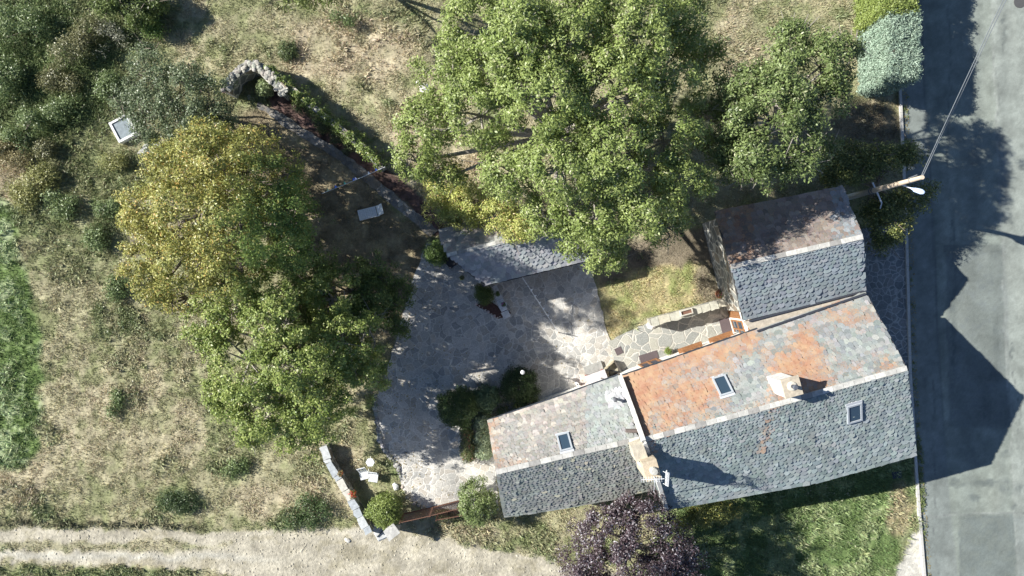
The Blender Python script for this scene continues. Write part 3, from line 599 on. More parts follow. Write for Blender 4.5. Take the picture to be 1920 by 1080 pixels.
def slates(sl, colf, parent, seed, ex0=.36, ex1=.24, w0=.5, w1=.30, name='slates'):
    r = random.Random(seed); b = MB()
    L = (sl.at(.5, 1)-sl.at(.5, 0)).length; v = 0.0; row = 0
    while v < .99:
        ex = (ex0+(ex1-ex0)*v)*r.uniform(.86, 1.16); u = -r.uniform(0, .5)*w0/10
        rowlen = (sl.at(1, max(v, 0))-sl.at(0, max(v, 0))).length
        u = -r.uniform(0, .4)/rowlen
        while u < 1.0:
            w = (w0+(w1-w0)*v)*r.choice((.6, .75, .9, 1, 1, 1.15, 1.4))*r.uniform(.9, 1.1); uc = u+w/2/rowlen
            if uc > 1.005: break
            if uc >= -.002:
                x, y, z = sl.frame(min(max(uc, .01), .99), min(max(v, .01), .99))
                c = poly_at(sl.e, min(max(uc, 0), 1)).lerp(poly_at(sl.r, min(max(uc, 0), 1)), v)+y*r.uniform(-.038, .038)*(v > 0)
                ww = w*.53; hh = ex*1.75; hh = min(hh, (1.01-v)*L+.02); th = r.uniform(.035, .05); lift = .07+r.uniform(0, .014)+(.04 if r.random() < .04 else 0)
                ta = r.gauss(0, .075); x2 = x*math.cos(ta)+y*math.sin(ta); y2 = y*math.cos(ta)-x*math.sin(ta)
                sk = r.uniform(-.4, .4); ck = r.uniform(.0, .3)
                amn = -(uc*rowlen+.03)/ww; amx = ((1-uc)*rowlen+.03)/ww
                arc = [(-1, .34+ck*.2), (-.84, .14*r.uniform(.6, 1.3)), (-.42, -.02+r.uniform(-.05, .05)), (sk*.4, -.06), (.45, -.01+r.uniform(-.05, .05)), (.84, .14*r.uniform(.6, 1.3)), (1, .44-ck*.2)]
                top = [(.9, 1.0), (-.9, 1.0)]
                if v == 0: arc = [(a_, 0) for a_, t_ in arc]
                def pt(a, t, k=0): 
                    yy = t*hh; a = min(max(a, amn), amx); return c+x2*(a*ww)+y2*yy+z*(lift*(1-t)+.012-k*th)
                vs = [pt(a, t*r.uniform(.9, 1.1)) for a, t in arc]+[pt(a, t) for a, t in top]
                lo = [pt(a, t, 1) for a, t in arc]
                n = len(vs); fs = [tuple(range(n))]+[(i+1, i, n+i, n+i+1) for i in range(len(arc)-1)]
                # keep the upper face turned to the sky
                nn = (vs[3]-vs[0]).cross(vs[6]-vs[0])
                if nn.z < 0: fs = [f[::-1] for f in fs]
                b.add(vs+lo, fs, colf(*proj(c), r))
            u += w*.96/rowlen
        v += ex/L; row += 1
    return b.build(name, M['slate'], parent)
def building(name, label, cat, N, zn, Rg, zr, Sv, zs, ncol, scol, wallmat, seed, inset=.45, ex=(.27, .17, .36, .22), capw=.26, rcol='ridge', hasgut=True, cap_n=None):
    ns = Slope(N, zn, Rg, zr); ss = Slope(Sv, zs, Rg, zr)
    cen = (ns.at(.5, .5)+ss.at(.5, .5))/2; o = empty(name, (cen.x, cen.y, 0), label, cat)
    # roof body under the slates
    b = MB(); K = 12
    vs = []; fs = []
    for k in range(K+1):
        u = k/K
        for q in (ns.at(u, 0), ns.at(u, 1), ss.at(u, 0)): vs += [q, q-Vector((0, 0, .14))]
    for k in range(K):
        a, c = 6*k, 6*(k+1)
        fs += [(a, a+2, c+2, c), (a+2, a+4, c+4, c+2), (a+1, c+1, c+3, a+3), (a+3, c+3, c+5, a+5), (a, c, c+1, a+1), (a+4, a+5, c+5, c+4)]
    for a in (0, 6*K): fs += [(a, a+1, a+3, a+2), (a+2, a+3, a+5, a+4)]
    b.add(vs, fs, (.10, .10, .10)); roof = b.build('roof', M['roughstone'], o)
    slates(ns, ncol, roof, seed, *ex, name='slates'); slates(ss, scol, roof, seed+1, *ex, name='slates')
    # ridge
    b = MB(); L = (ns.at(1, 1)-ns.at(0, 1)).length; n = int(L/.55)
    for k in range(n):
        A = ns.at((k+.01)/n, 1); B = ns.at((k+.985)/n, 1); side = (ns.at(.5, 0)-ns.at(.5, 1)); side.z = 0; side.normalize()
        g = R.uniform(.8, 1.1); t = R.random()
        cc = (g*.55, g*.54, g*.50) if t < .7 else (.33, .32, .30)
        up = Vector((0, 0, .045)); b.beam(A+side*.09+up, B+side*.09+up, capw, .06+R.uniform(0, .015), cc)
    b.build('ridge', M['roughstone'], roof)
    # walls
    def ins(q, z):
        d = Vector((cen.x-q.x, cen.y-q.y, 0)); 
        return Vector((q.x, q.y, z))
    def inset_pt(u, which):
        s_ = ns if which == 'n' else ss
        L_ = (s_.at(1, 0)-s_.at(0, 0)).length; d = inset/L_; uu = d if u == 0 else 1-d
        x, y, z = s_.frame(.5, .5); y = Vector((y.x, y.y, 0)).normalized()
        q = s_.at(uu, 0)+y*inset; return q
    n0, n1, s0, s1 = inset_pt(0, 'n'), inset_pt(1, 'n'), inset_pt(0, 's'), inset_pt(1, 's')
    L_ = (ns.at(1, 1)-ns.at(0, 1)).length; r0, r1 = ns.at(inset/L_, 1), ns.at(1-inset/L_, 1)
    b = MB(); z = lambda q, h: (q.x, q.y, h)
    ht = lambda q, e: e-.02
    b.add([z(n0, 0), z(n1, 0), z(s1, 0), z(s0, 0), z(n0, zn+.1), z(n1, zn+.1), z(s1, zs+.1), z(s0, zs+.1), z(r0, zr-.17), z(r1, zr-.17)],
          [(1, 0, 4, 5), (3, 2, 6, 7), (2, 1, 5, 9, 6), (0, 3, 7, 8, 4)])
    wall = b.build('wall', M[wallmat], o)
    return o, ns, ss, roof, wall, (n0, n1, s0, s1)
def skylight(sl, px, py, w, l, parent, label=None):
    u, v = sl.find(px, py); c = sl.at(u, v); x, y, z = sl.frame(u, v); m = Matrix((x, y, z)).transposed()
    c = c+z*.10; b = MB(); t = .09
    for s_ in (-1, 1):
        b.box(c+x*s_*(w/2-t/2), (t, l, .14), col=(.36, .39, .42), M3=m)
        b.box(c+y*s_*(l/2-t/2), (w-2*t-.004, t, .14), col=(.36, .39, .42), M3=m)
    b.box(c+y*(l/2+.06)-z*.02, (w+.08, .16, .07), col=(.45, .47, .50), M3=m)
    b.box(c-y*(l/2+.05)-z*.05, (w+.08, .12, .04), col=(.45, .47, .50), M3=m)
    f = b.build('skylight', M['col'], parent)
    if label: f['label'] = label
    g = MB(); g.box(c+z*.01, (w-2*t+.01, l-2*t+.01, .03), M3=m); g.build('pane', M['glass'], f)
    return f
def lerp3(a, b_, t): return tuple(a[i]*(1-t)+b_[i]*t for i in range(3))
def jit(c, r, a=.18): k = r.uniform(1-a, 1+a); return tuple(max(.01, x*k*r.uniform(.96, 1.04)) for x in c)
def pn(px, py, s, k): return float(fbm(np.array([px*k]), np.array([py*k]), s, 3)[0])
def c_mainN(px, py, r):
    t = min(1, max(0, (1400-px)/260))*.40+.47+max(0, 1-math.hypot(px-1510, py-690)/65)*.7-max(0, (px-1540)/150)*.25
    t += (pn(px, py, 51, .02)-.5)*1.2
    if px < 1215: t += .35
    c = lerp3((.21, .235, .235), (.33, .34, .325), r.random()**1.3)
    return jit(c, r, .14)+(max(0, min(1, t+r.uniform(-.16, .14))),)
def c_mainS(px, py, r):
    c = lerp3((.19, .23, .23), (.32, .36, .355), r.random())
    if r.random() < .025: c = lerp3(c, (.40, .41, .38), .6)
    c = lerp3(c, (.17, .19, .18), max(0, pn(px, py, 54, .035)-.5)*1.6)
    t = max(0, .55-abs(px-(1440-(py-800)*.3))/40)*(py < 850)+(.5 if px < 1228 and py < 860 else 0)
    return jit(c, r, .11)+(t*r.uniform(.5, 1.4)+.05,)
def c_wingN(px, py, r):
    c = lerp3((.25, .24, .225), (.44, .41, .37), r.random()**1.2)
    if pn(px, py, 52, .03) > .54: c = lerp3(c, (.24, .25, .24), .6)
    if px > 1100: c = lerp3(c, (.30, .33, .32), .7)
    if math.hypot((px-1155), (py-745)) < 20: c = (.42, .43, .44)
    return jit(c, r, .18)+((.30 if px < 1100 else .12)+(.35 if py > 860 or px < 935 else 0)*r.random(),)
def c_wingS(px, py, r):
    c = lerp3((.20, .215, .20), (.31, .32, .30), r.random())
    if r.random() < .04: c = (.42, .40, .32)
    return jit(c, r, .13)+(.03+.25*(r.random() < .04),)
def c_outN(px, py, r):
    c = lerp3((.17, .15, .14), (.27, .245, .225), r.random())
    if px > 1560 and r.random() < .7: c = (.22, .25, .27)
    return jit(c, r, .25)+(.36+(.3*r.random() if px < 1410 or py > 480 else 0),)
def c_outS(px, py, r): return jit(lerp3((.21, .25, .27), (.29, .325, .34), r.random()), r, .10)+(0,)
def c_shedN(px, py, r):
    c = lerp3((.24, .25, .26), (.40, .37, .34), r.random()); return jit(c, r, .2)+(.2,)
def c_shedS(px, py, r): return jit(lerp3((.26, .28, .30), (.40, .41, .42), r.random()), r, .13)+(.05,)

mN = [(1165, 707), (1418, 619), (1622, 548)]; mR = [(1205, 828), (1420, 771), (1700, 693)]; mS = [(1242, 955), (1300, 946), (1480, 914), (1537, 903), (1717, 853)]
house, hN, hS, hroof, hwall, hc = building('stone_house', 'long slate roofed house, its north slope orange with lichen, by the road', 'house', mN, 4.5, mR, 7.0, mS, 4.5, c_mainN, c_mainS, 'plaster', 100)
wN = [(915, 790), (1040, 748), (1160, 705)]; wR = [(931, 888), (1065, 856), (1200, 826)]; wS = [(945, 968), (1050, 953), (1150, 935), (1232, 914)]
wing, gN, gS, groof, gwall, gc = building('house_wing', 'lower west wing with pale slates and a blue roof window, beside the patio', 'house', wN, 4.0, wR, 6.4, wS, 4.0, c_wingN, c_wingS, 'plaster', 200, ex=(.21, .16, .28, .20))
oN = [(1340, 397), (1460, 374), (1578, 350)]; oR = [(1370, 503), (1490, 476), (1617, 447)]; oS = [(1393, 600), (1500, 574), (1622, 543)]
outb, bN, bS, broof, bwall, bc = building('outbuilding', 'stone outbuilding with a dark mossy north slope, between the trees and the long house', 'outbuilding', oN, 4.0, oR, 5.9, oS, 4.3, c_outN, c_outS, 'wallstone', 300, ex=(.27, .18, .38, .24), inset=.35)
sN = [(822, 432), (920, 408), (1012, 385)]; sR = [(840, 481), (940, 456), (1040, 432)]; sS = [(905, 535), (1000, 512), (1100, 488)]
shed, dN, dS, droof, dwall, dc = building('slate_shed', 'small low shed with large grey slates, under the largest tree', 'shed', sN, 2.4, sR, 3.5, sS, 2.4, c_shedN, c_shedS, 'wallstone', 400, ex=(.30, .22, .36, .26), inset=.3, capw=.2)

skylight(hN, 1352, 727, .74, 1.12, hroof); skylight(hS, 1597, 773, .80, 1.15, hroof); skylight(gN, 1057, 830, .68, 1.02, groof)

# gutters
def gutter(sl, parent, zoff=-.03, u0=0, u1=1, colr='zinc', dark=True):
    b = MB(); K = 14; x, y, z = sl.frame(.5, .3); out = Vector((-y.x, -y.y, 0)).normalized()
    for k in range(K):
        A = sl.at(u0+(u1-u0)*k/K, 0)+out*.05+Vector((0, 0, zoff)); B = sl.at(u0+(u1-u0)*(k+1.02)/K, 0) if k < K-1 else sl.at(u1, 0); B = B+out*.05+Vector((0, 0, zoff))
        b.beam(A, B, .13, .10, (.045, .055, .07)); b.beam(A-out*.085+Vector((0, 0, .035)), B-out*.085+Vector((0, 0, .035)), .05, .13, (.55, .57, .58))
    return b.build('gutter', M['col'], parent)
gutter(hN, house, u1=.56); gutter(gN, wing, zoff=-.05)
b = MB(); b.beam(dS.at(0, 0)+Vector((0, -.05, -.08)), dS.at(1, 0)+Vector((0, -.05, -.08)), .09, .14, (.06, .06, .07)); b.build('gutter', M['col'], shed)
b = MB()
for k in range(20):
    A = hS.at(k/20, 0); B = hS.at((k+1.01)/20 if k < 19 else 1, 0); o_ = Vector((.2, -.98, 0))*.03+Vector((0, 0, -.05)); b.beam(A+o_, B+o_, .05, .11, (.62, .63, .62))
b.build('fascia', M['col'], house)
b = MB()
for sl_ in (hN, hS):
    for k in range(6):
        A = sl_.at(1, k/6); B = sl_.at(1, (k+1)/6); b.beam(A+Vector((.03, 0, -.06)), B+Vector((.03, 0, -.06)), .05, .13, (.10, .09, .09))
b.build('verge_board', M['col'], house)

# parapet wall between wing and house, with its stepped chimney
b = MB()
pp = [P(1163, 706, 4.75), P(1186, 768, 6.0), P(1207, 828, 7.25), P(1228, 885, 6.1), P(1249, 953, 4.75)]
for A, B in zip(pp[:-1], pp[1:]):
    b.beam(A, B+(B-A).normalized()*.02, .20, .34, (.56, .55, .52))
b.build('parapet', M['roughstone'], house)
def block(b, cx, cy, z0, z1, w, l, rz, col):
    p = P(cx, cy, z1); b.box((p.x, p.y, (z0+z1)/2), (w, l, z1-z0), rz, col, jit=.012)
RZ = math.radians(15)
b = MB()
block(b, 1199, 848, 5.5, 7.35, .62, .85, RZ+.08, (.50, .45, .36)); block(b, 1207, 864, 5.4, 7.15, .50, .50, RZ, (.62, .60, .55)); block(b, 1222, 882, 5, 8.0, .74, .98, RZ, (.50, .42, .31))
ch = b.build('chimney', M['roughstone'], house)
b = MB(); p = P(1222, 882, 8.0); b.lathe(p+Vector((.08, .0, 0)), [(.20, 0), (.17, .22), (.19, .24), (.16, .30), (.02, .31)], 14, (.45, .44, .40)); b.build('chimney_pot', M['roughstone'], ch)
b = MB(); block(b, 1481, 726, 5.5, 7.95, .78, .84, RZ, (.66, .65, .62)); ch = b.build('chimney', M['roughstone'], house)
b = MB(); block(b, 1485, 725.5, 7.95, 8.05, .92, .98, RZ, (.48, .42, .33)); b.build('chimney_cap', M['roughstone'], ch)
p = P(1485, 724, 8.05); b = MB(); b.lathe(p, [(.25, 0), (.22, .05), (.09, .07), (.02, .075)], 16, (.60, .56, .47)); b.tube(p, p+Vector((0, 0, .42)), .095, .095, 12, (.06, .065, .08)); b.tube(p+Vector((0, 0, .42)), p+Vector((0, 0, .50)), .14, .10, 12, (.10, .11, .13)); b.build('flue', M['col'], ch)
# flue pipe on the wing roof
u, v = gN.find(1150, 748); p = gN.at(u, v); b = MB()
b.tube(p, p+Vector((0, 0, .62)), .07, .07, 12, (.12, .125, .14)); b.tube(p+Vector((0, 0, .62)), p+Vector((0, 0, .74)), .12, .06, 12, (.12, .125, .14)); fl = b.build('flue', M['col'], wing)
b = MB(); x, y, z = gN.frame(u, v)
for q in range(10): b.rock(p+x*R.uniform(-.35, .35)+y*R.uniform(-.5, .5)+z*.03, R.uniform(.12, .22), .25, (.48, .49, .50))
b.build('flashing', M['roughstone'], fl)
u, v = gN.find(1183, 805); p = gN.at(u, v)+Vector((0, 0, .22)); b = MB(); b.box(p, (.68, .16, .22), math.radians(0), (.16, .13, .12)); b.build('vent', M['col'], wing)

# narrow strip between the long house and the outbuilding, white corner wall with its joinery
b = MB(); q = [P(*p, 4.28) for p in ((1396, 603), (1412, 622), (1620, 551), (1612, 545))]; b.prism([(p.x, p.y) for p in q], 4.0, 4.30, (.45, .40, .33)); b.build('valley_strip', M['roughstone'], house)
b = MB()
for (a, c, z_) in (((1405, 602), (1618, 546), 4.34), ((1420, 621), (1622, 551), 4.66)):
    A = P(*a, z_); B = P(*c, z_); b.beam(A, B, .10, .12, (.05, .055, .07))
b.build('gutter', M['col'], house)
A0 = P(1361, 566, 0); B0 = P(1385, 646, 0); wd = (B0-A0).normalized(); wn = Vector((-abs(wd.y), -wd.x if False else -abs(wd.x)*0, 0)); wn = Vector((wd.y, -wd.x, 0)); wn = wn if wn.x < 0 else -wn
WL = (B0-A0).length
b = MB(); q = [A0, B0, B0-wn*2.2, A0-wn*2.2]; b.prism([(p.x, p.y) for p in q], 0, 4.25, (.8, .78, .74)); aw = b.build('corner_wall', M['plaster'], house)
def wbox(b, t0, t1, z0, z1, off, th, col):
    c = A0+wd*(WL*(t0+t1)/2)+wn*off; m = Matrix((wd, wn, Vector((0, 0, 1)))).transposed()
    b.box((c.x, c.y, (z0+z1)/2), (WL*(t1-t0), th, z1-z0), col=col, M3=m)
WO = (.44, .22, .10)
def joinery(name, t0, t1, z0, z1, panes, pname='pane'):
    b = MB(); d = (t1-t0)/panes; fr = .03
    for k in range(panes+1): wbox(b, t0+k*d-fr/2, t0+k*d+fr/2, z0, z1, .045, .085, WO)
    for zz in (z0, (z0+z1)/2, z1-.08): wbox(b, t0+fr/2, t1-fr/2, zz, zz+.08, .04, .07, WO)
    f = b.build(name, M['wood'], aw); g = MB(); wbox(g, t0, t1, z0+.02, z1-.02, .012, .02, (1, 1, 1)); g.build(pname, M['glass'], f); return f
joinery('door', .42, .80, .08, 2.05, 2); joinery('window', .38, .80, 2.85, 3.95, 2)
b = MB(); 
for k in range(7): wbox(b, .12+k*.034, .12+k*.034+.029, .1, 1.95, .06, .05, (.46, .25, .13))
b.build('shutter', M['wood'], aw)
b = MB()
for k in range(6): wbox(b, .16+k*.03, .16+k*.03+.026, 2.8, 3.95, .06, .05, (.46, .25, .13))
b.build('shutter', M['wood'], aw)
b = MB(); wbox(b, .36, .86, 0, .09, .22, .42, (.78, .76, .72)); b.build('step', M['roughstone'], aw); b = MB(); wbox(b, .05, .95, 2.42, 2.5, .05, .09, (.85, .84, .80)); b.build('sill', M['roughstone'], aw)
# doors and windows of the long north wall
n0, n1, s0, s1 = hc
nd = (n1-n0); nd.z = 0; NL = nd.length; nd.normalize(); nn_ = Vector((-nd.y, nd.x, 0)); nn_ = nn_ if nn_.y > 0 else -nn_
def nbox(b, sgn, d0, d1, z0, z1, off, th, col, base=n0, dr=nd, nr=nn_):
    c = base+dr*((d0+d1)/2)+nr*off; m = Matrix((dr, nr, Vector((0, 0, 1)))).transposed(); b.box((c.x, c.y, (z0+z1)/2), (d1-d0, th, z1-z0), col=col, M3=m)
for nm, d0, d1, z0, z1 in (('door', 1.25, 2.45, .07, 2.15), ('window', 3.9, 5.0, 1.0, 2.1), ('window', 5.8, 6.8, 1.0, 2.1), ('window', 1.4, 2.3, 2.9, 3.8), ('window', 4.0, 4.9, 2.9, 3.8), ('window', 5.9, 6.7, 2.9, 3.8)):
    b = MB()
    for a, c in ((d0, d0+.09), (d1-.09, d1), ((d0+d1)/2-.04, (d0+d1)/2+.04)): nbox(b, 0, a, c, z0, z1, .04, .09, WO)
    for a in (z0, z1-.09): nbox(b, 0, d0+.09, d1-.09, a, a+.09, .035, .08, WO)
    f = b.build(nm, M['wood'], hwall); g = MB(); nbox(g, 0, d0+.02, d1-.02, z0+.02, z1-.02, .01, .02, (1, 1, 1)); g.build('pane', M['glass'], f)
for d in (3.7, 5.65): b = MB(); nbox(b, 0, d, d+1.5, .88, .96, .14, .30, (.46, .26, .14)); b.build('sill', M['wood'], hwall)

# tv antenna on the stepped chimney
p = P(1226, 894, 8.0); p0 = Vector((p.x, p.y, 7.2)); o = empty('antenna', p0, 'white television antenna strapped to the stepped chimney', 'antenna')
b = MB(); b.tube(p0, p0+Vector((0, 0, 1.6)), .02, .02, 8); b.build('mast', M['white'], o)
b = MB(); t = p0+Vector((0, 0, 1.25)); a1 = t+Vector((-.72, -.02, 0)); a2 = t+Vector((.42, .03, 0)); b.beam(a1, a2, .025, .025)
for k in range(9):
    c = a1.lerp(a2, k/9); b.beam(c+Vector((.01, -.14, 0)), c+Vector((-.01, .14, 0)), .015, .015)
b.build('boom', M['white'], o)
b = MB(); c = a2
for s_ in (-1, 1):
    for k in range(5): b.beam(c+Vector((.02+.03*k, -.32, s_*.06*k)), c+Vector((.06+.03*k, .36, s_*.06*k)), .018, .018)
    b.beam(c+Vector((0, s_*.3, -.25)), c+Vector((.12, s_*.3, .25)), .02, .02)
b.build('reflector', M['white'], o)
b = MB(); b.tube(p0+Vector((.05, -.02, .9)), p0+Vector((.42, -1.35, -1.25)), .012, .012, 6); b.build('cable', M['white'], o)

# ------------------------------------------------------------ utility pole, lamp, wires
base = P(1583, 372, 0); o = empty('utility_pole', base, 'tall pale utility pole rising beside the outbuilding roof', 'pole')
b = MB(); b.tube(base, base+Vector((0, 0, 3.1)), .19, .165, 14); b.build('concrete_foot', M['concrete'], o)
b = MB(); b.tube(base+Vector((0, 0, 3.0)), base+Vector((0, 0, 8.0)), .16, .105, 14); b.build('pole', M['palewood'], o)
for z_ in (3.15, 3.4, 7.0):
    b = MB(); b.tube(base+Vector((0, 0, z_)), base+Vector((0, 0, z_+.06)), .185 if z_ < 4 else .13, .185 if z_ < 4 else .13, 14)
    b.build('band', M['grey'], o)
b = MB(); a = base+Vector((-.16, .42, 3.6)); c = base+Vector((.30, -.75, 3.7)); b.beam(a+Vector((.0, 0, 0)), c, .07, .06, (.6, .68, .75)); b.beam(c, c+Vector((.02, -.28, -.2)), .05, .05, (.6, .68, .75)); b.build('bracket', M['white'], o)
b = MB(); a = base+Vector((-.05, .13, 6.9)); b.beam(a, a+Vector((.38, .16, .1)), .05, .08); b.build('insulator', M['grey'], o); b = MB(); b.beam(base+Vector((0, 0, 7.9)), base+Vector((.06, .16, 8.0)), .05, .05); b.build('insulator', M['grey'], o)
o = empty('street_lamp', base+Vector((.15, 0, 5.9)), 'pale blue street lamp head on a short arm of the utility pole', 'street lamp')
b = MB(); a = base+Vector((.1, -.05, 5.95)); c = base+Vector((.52, -.27, 6.15)); b.tube(a, c, .035, .035, 8); b.build('arm', M['white'], o)
b = MB(); d = (c-a).normalized(); m = Matrix((d, Vector((0, 0, 1)).cross(d).normalized(), d.cross(Vector((0, 0, 1)).cross(d).normalized()))).transposed()
prof = [(0, .05), (.10, .075), (.16, .13), (.5, .15), (.62, .11), (.68, .05)]
vs = []; fs = []; nn = 10
for (xx, rr_) in prof: vs += [c+m @ Vector((xx, rr_*math.cos(2*math.pi*i/nn), rr_*.5*math.sin(2*math.pi*i/nn))) for i in range(nn)]
for k in range(len(prof)-1): fs += [(k*nn+i, k*nn+(i+1) % nn, (k+1)*nn+(i+1) % nn, (k+1)*nn+i) for i in range(nn)]
fs += [tuple(range(nn-1, -1, -1)), tuple(range((len(prof)-1)*nn, len(prof)*nn))]
b.add(vs, fs, (.5, .62, .8)); b.build('lamp_head', M['col'], o, smooth=True)
topz = base+Vector((0, 0, 7.95))
for nm, dx, dz, lab in (('power_cable', -.1, 0, 'left of the two overhead cables crossing the road'), ('power_cable', .32, -.15, 'right of the two overhead cables crossing the road')):
    b = MB(); A = topz+Vector((dx*.4, .05, dz)); E = P(1890, 0, 7.6); E = A+(E-A)*3.5+Vector((dx*1.2, 0, 0)); prev = A
    for k in range(1, 31):
        t = k/30; q = A.lerp(E, t)-Vector((0, 0, 4*.5*t*(1-t))); b.tube(prev, q, .02, .02, 5, cap=False); prev = q
    tag(b.build(nm, M['grey']), lab, 'cable', 'overhead cables')

# ------------------------------------------------------------ shrubs, hedges, beds
def bush(name, label, px, py, z, rpx, h, cols, seed, K=None, n_per=45, ls=.10, spread=.25, cat='shrub', group=None, el=1.0, leafm='leaf', rough=None, zc=None, mult=None, gap=0):
    r = np.random.RandomState(seed); c = P(px, py, z); rm = rpx/F*(H-z)
    zc = zc if zc is not None else h*.5; o = empty(name, (c.x, c.y, 0), label, cat, group)
    lob = [(c.x, c.y, zc, rm*.85, h*.5)]
    if mult:
        lob = [(c.x+mx/F*H, c.y-my/F*H, zc, rm*mr, h*.5*mh) for mx, my, mr, mh in mult]
    K = K or int(90*rm*rm+30)
    if not mult: lob = [(c.x+r.normal(0, .12)*rm, c.y+r.normal(0, .12)*rm, zc*r.uniform(.85, 1.15), rm*r.uniform(.74, .92), h*.5*r.uniform(.8, 1.1)) for _ in range(3)]
    p, d = lobe_clumps(lob, K, r, .7, -.55, .35, gap)
    V, cc = leaves(p, d, n_per, ls, spread, cols, r, upb=.5); npmesh('foliage', V, 4, np.clip(cc, .005, .9), M[leafm], o)
    b = MB(); 
    for k in range(5):
        q = p[r.randint(len(p))]; b.tube((c.x, c.y, -.05), (q[0], q[1], q[2]*.9), .05, .015, 6, cap=False)
    b.build('stem', M['bark'], o); return o
bush('box_shrub', 'bright green rounded bush beside the gate pillar', 725, 957, .8, 38, 1.7, ((.15, .21, .05), (.32, .38, .12)), 21, K=230, n_per=42, ls=.11)
bush('laurel_shrub', 'tall green bush at the corner of the wing by the gate', 896, 936, 1.1, 42, 2.4, ((.10, .15, .05), (.27, .33, .13), (.42, .45, .28, .06)), 22, K=260, n_per=44, ls=.12)
bush('juniper', 'largest dark conifer bush in the bed by the wing', 862, 765, .8, 42, 1.8, ((.05, .085, .03), (.12, .175, .055)), 23, K=420, n_per=44, ls=.10, leafm='darkleaf')
bush('dwarf_pine', 'spiky grey green bush right of the largest dark conifer', 916, 745, .6, 25, 1.2, ((.09, .14, .07), (.18, .25, .13)), 24, K=170, n_per=44, ls=.14, leafm='darkleaf')
bush('yew', 'dark round yew with the globe lamp standing in it', 974, 722, .8, 41, 1.8, ((.028, .05, .02), (.07, .11, .035)), 25, K=380, n_per=44, ls=.09, leafm='darkleaf')
bush('barberry', 'narrow dark reddish bush between conifer and lavender', 877, 826, .5, 22, 1.2, ((.07, .09, .04), (.16, .18, .07), (.3, .1, .08, .06)), 26, K=160, n_per=40, ls=.10, leafm='darkleaf', mult=[(0, -14, .6, 1), (0, 8, .65, 1), (2, 28, .5, .8)])
bush('lavender', 'pale grey green lavender strip along the end wall of the wing', 905, 822, .6, 24, 1.3, ((.20, .26, .14), (.40, .46, .30), (.5, .4, .15, .02)), 27, K=230, n_per=42, ls=.13, mult=[(0, -30, .6, .9), (0, -5, .65, 1), (2, 22, .6, 1)])
bush('rose_bed', 'low mixed plants in the bed against the north wall of the wing', 945, 775, .3, 26, .7, ((.10, .15, .06), (.2, .26, .10), (.55, .25, .12, .05)), 28, K=120, n_per=36, ls=.09, cat='plants', mult=[(-30, 8, .5, 1), (0, 0, .5, 1), (30, -10, .45, .8), (55, -22, .35, .7)])
bush('laurel_shrub', 'round bright green bush at the west end of the shed', 815, 475, .9, 22, 1.8, ((.09, .15, .04), (.22, .31, .09)), 29, K=130, n_per=42, ls=.10)
bush('yew', 'dark green bush at the south corner of the shed', 908, 552, .5, 19, 1.2, ((.07, .11, .025), (.14, .18, .05)), 30, K=110, n_per=42, ls=.09, leafm='darkleaf')
bush('fig_shrub', 'pale green bush inside the curved stone niche', 500, 165, .6, 15, 1.2, ((.18, .24, .10), (.34, .40, .20)), 31, K=50, n_per=30, ls=.16)
bush('climbing_shrub', 'yellow green leafy shrub below the southern eaves of the long house', 1325, 968, 1.2, 40, 2.2, ((.13, .17, .05), (.28, .29, .10), (.45, .35, .1, .05)), 32, K=200, n_per=40, ls=.12, gap=.42, mult=[(-45, 6, .5, .9), (-10, -4, .55, 1), (22, -8, .5, .9), (50, -14, .4, .8)])
bush('bramble', 'green bramble patch south of the slatted chairs near the track', 575, 962, .3, 32, .6, ((.06, .11, .04), (.16, .22, .09)), 33, K=110, n_per=34, ls=.11, spread=.4, gap=.38, mult=[(-28, 8, .6, .6), (0, -8, .8, .9), (28, 0, .6, .7), (10, 16, .4, .5)])
bush('bramble', 'lone dark green clump above the gravel track in the dry meadow', 335, 940, .3, 30, .7, ((.05, .09, .035), (.15, .20, .09)), 34, K=100, n_per=34, ls=.10, spread=.4, gap=.38, mult=[(-18, 2, .6, .8), (12, -6, .6, .7), (26, 4, .4, .5), (0, 12, .5, .5)])
bush('bramble', 'small green clump alone on the dry slope north of the ivy wall', 540, 95, .25, 20, .5, ((.08, .12, .05), (.2, .25, .11)), 35, K=60, n_per=30, ls=.10)
BR = ((.10, .155, .055), (.29, .36, .16)); PB = ((.26, .27, .19), (.42, .42, .32)); YB = ((.22, .24, .08), (.42, .41, .17)); OB = ((.15, .16, .075), (.30, .29, .15))
k = 40
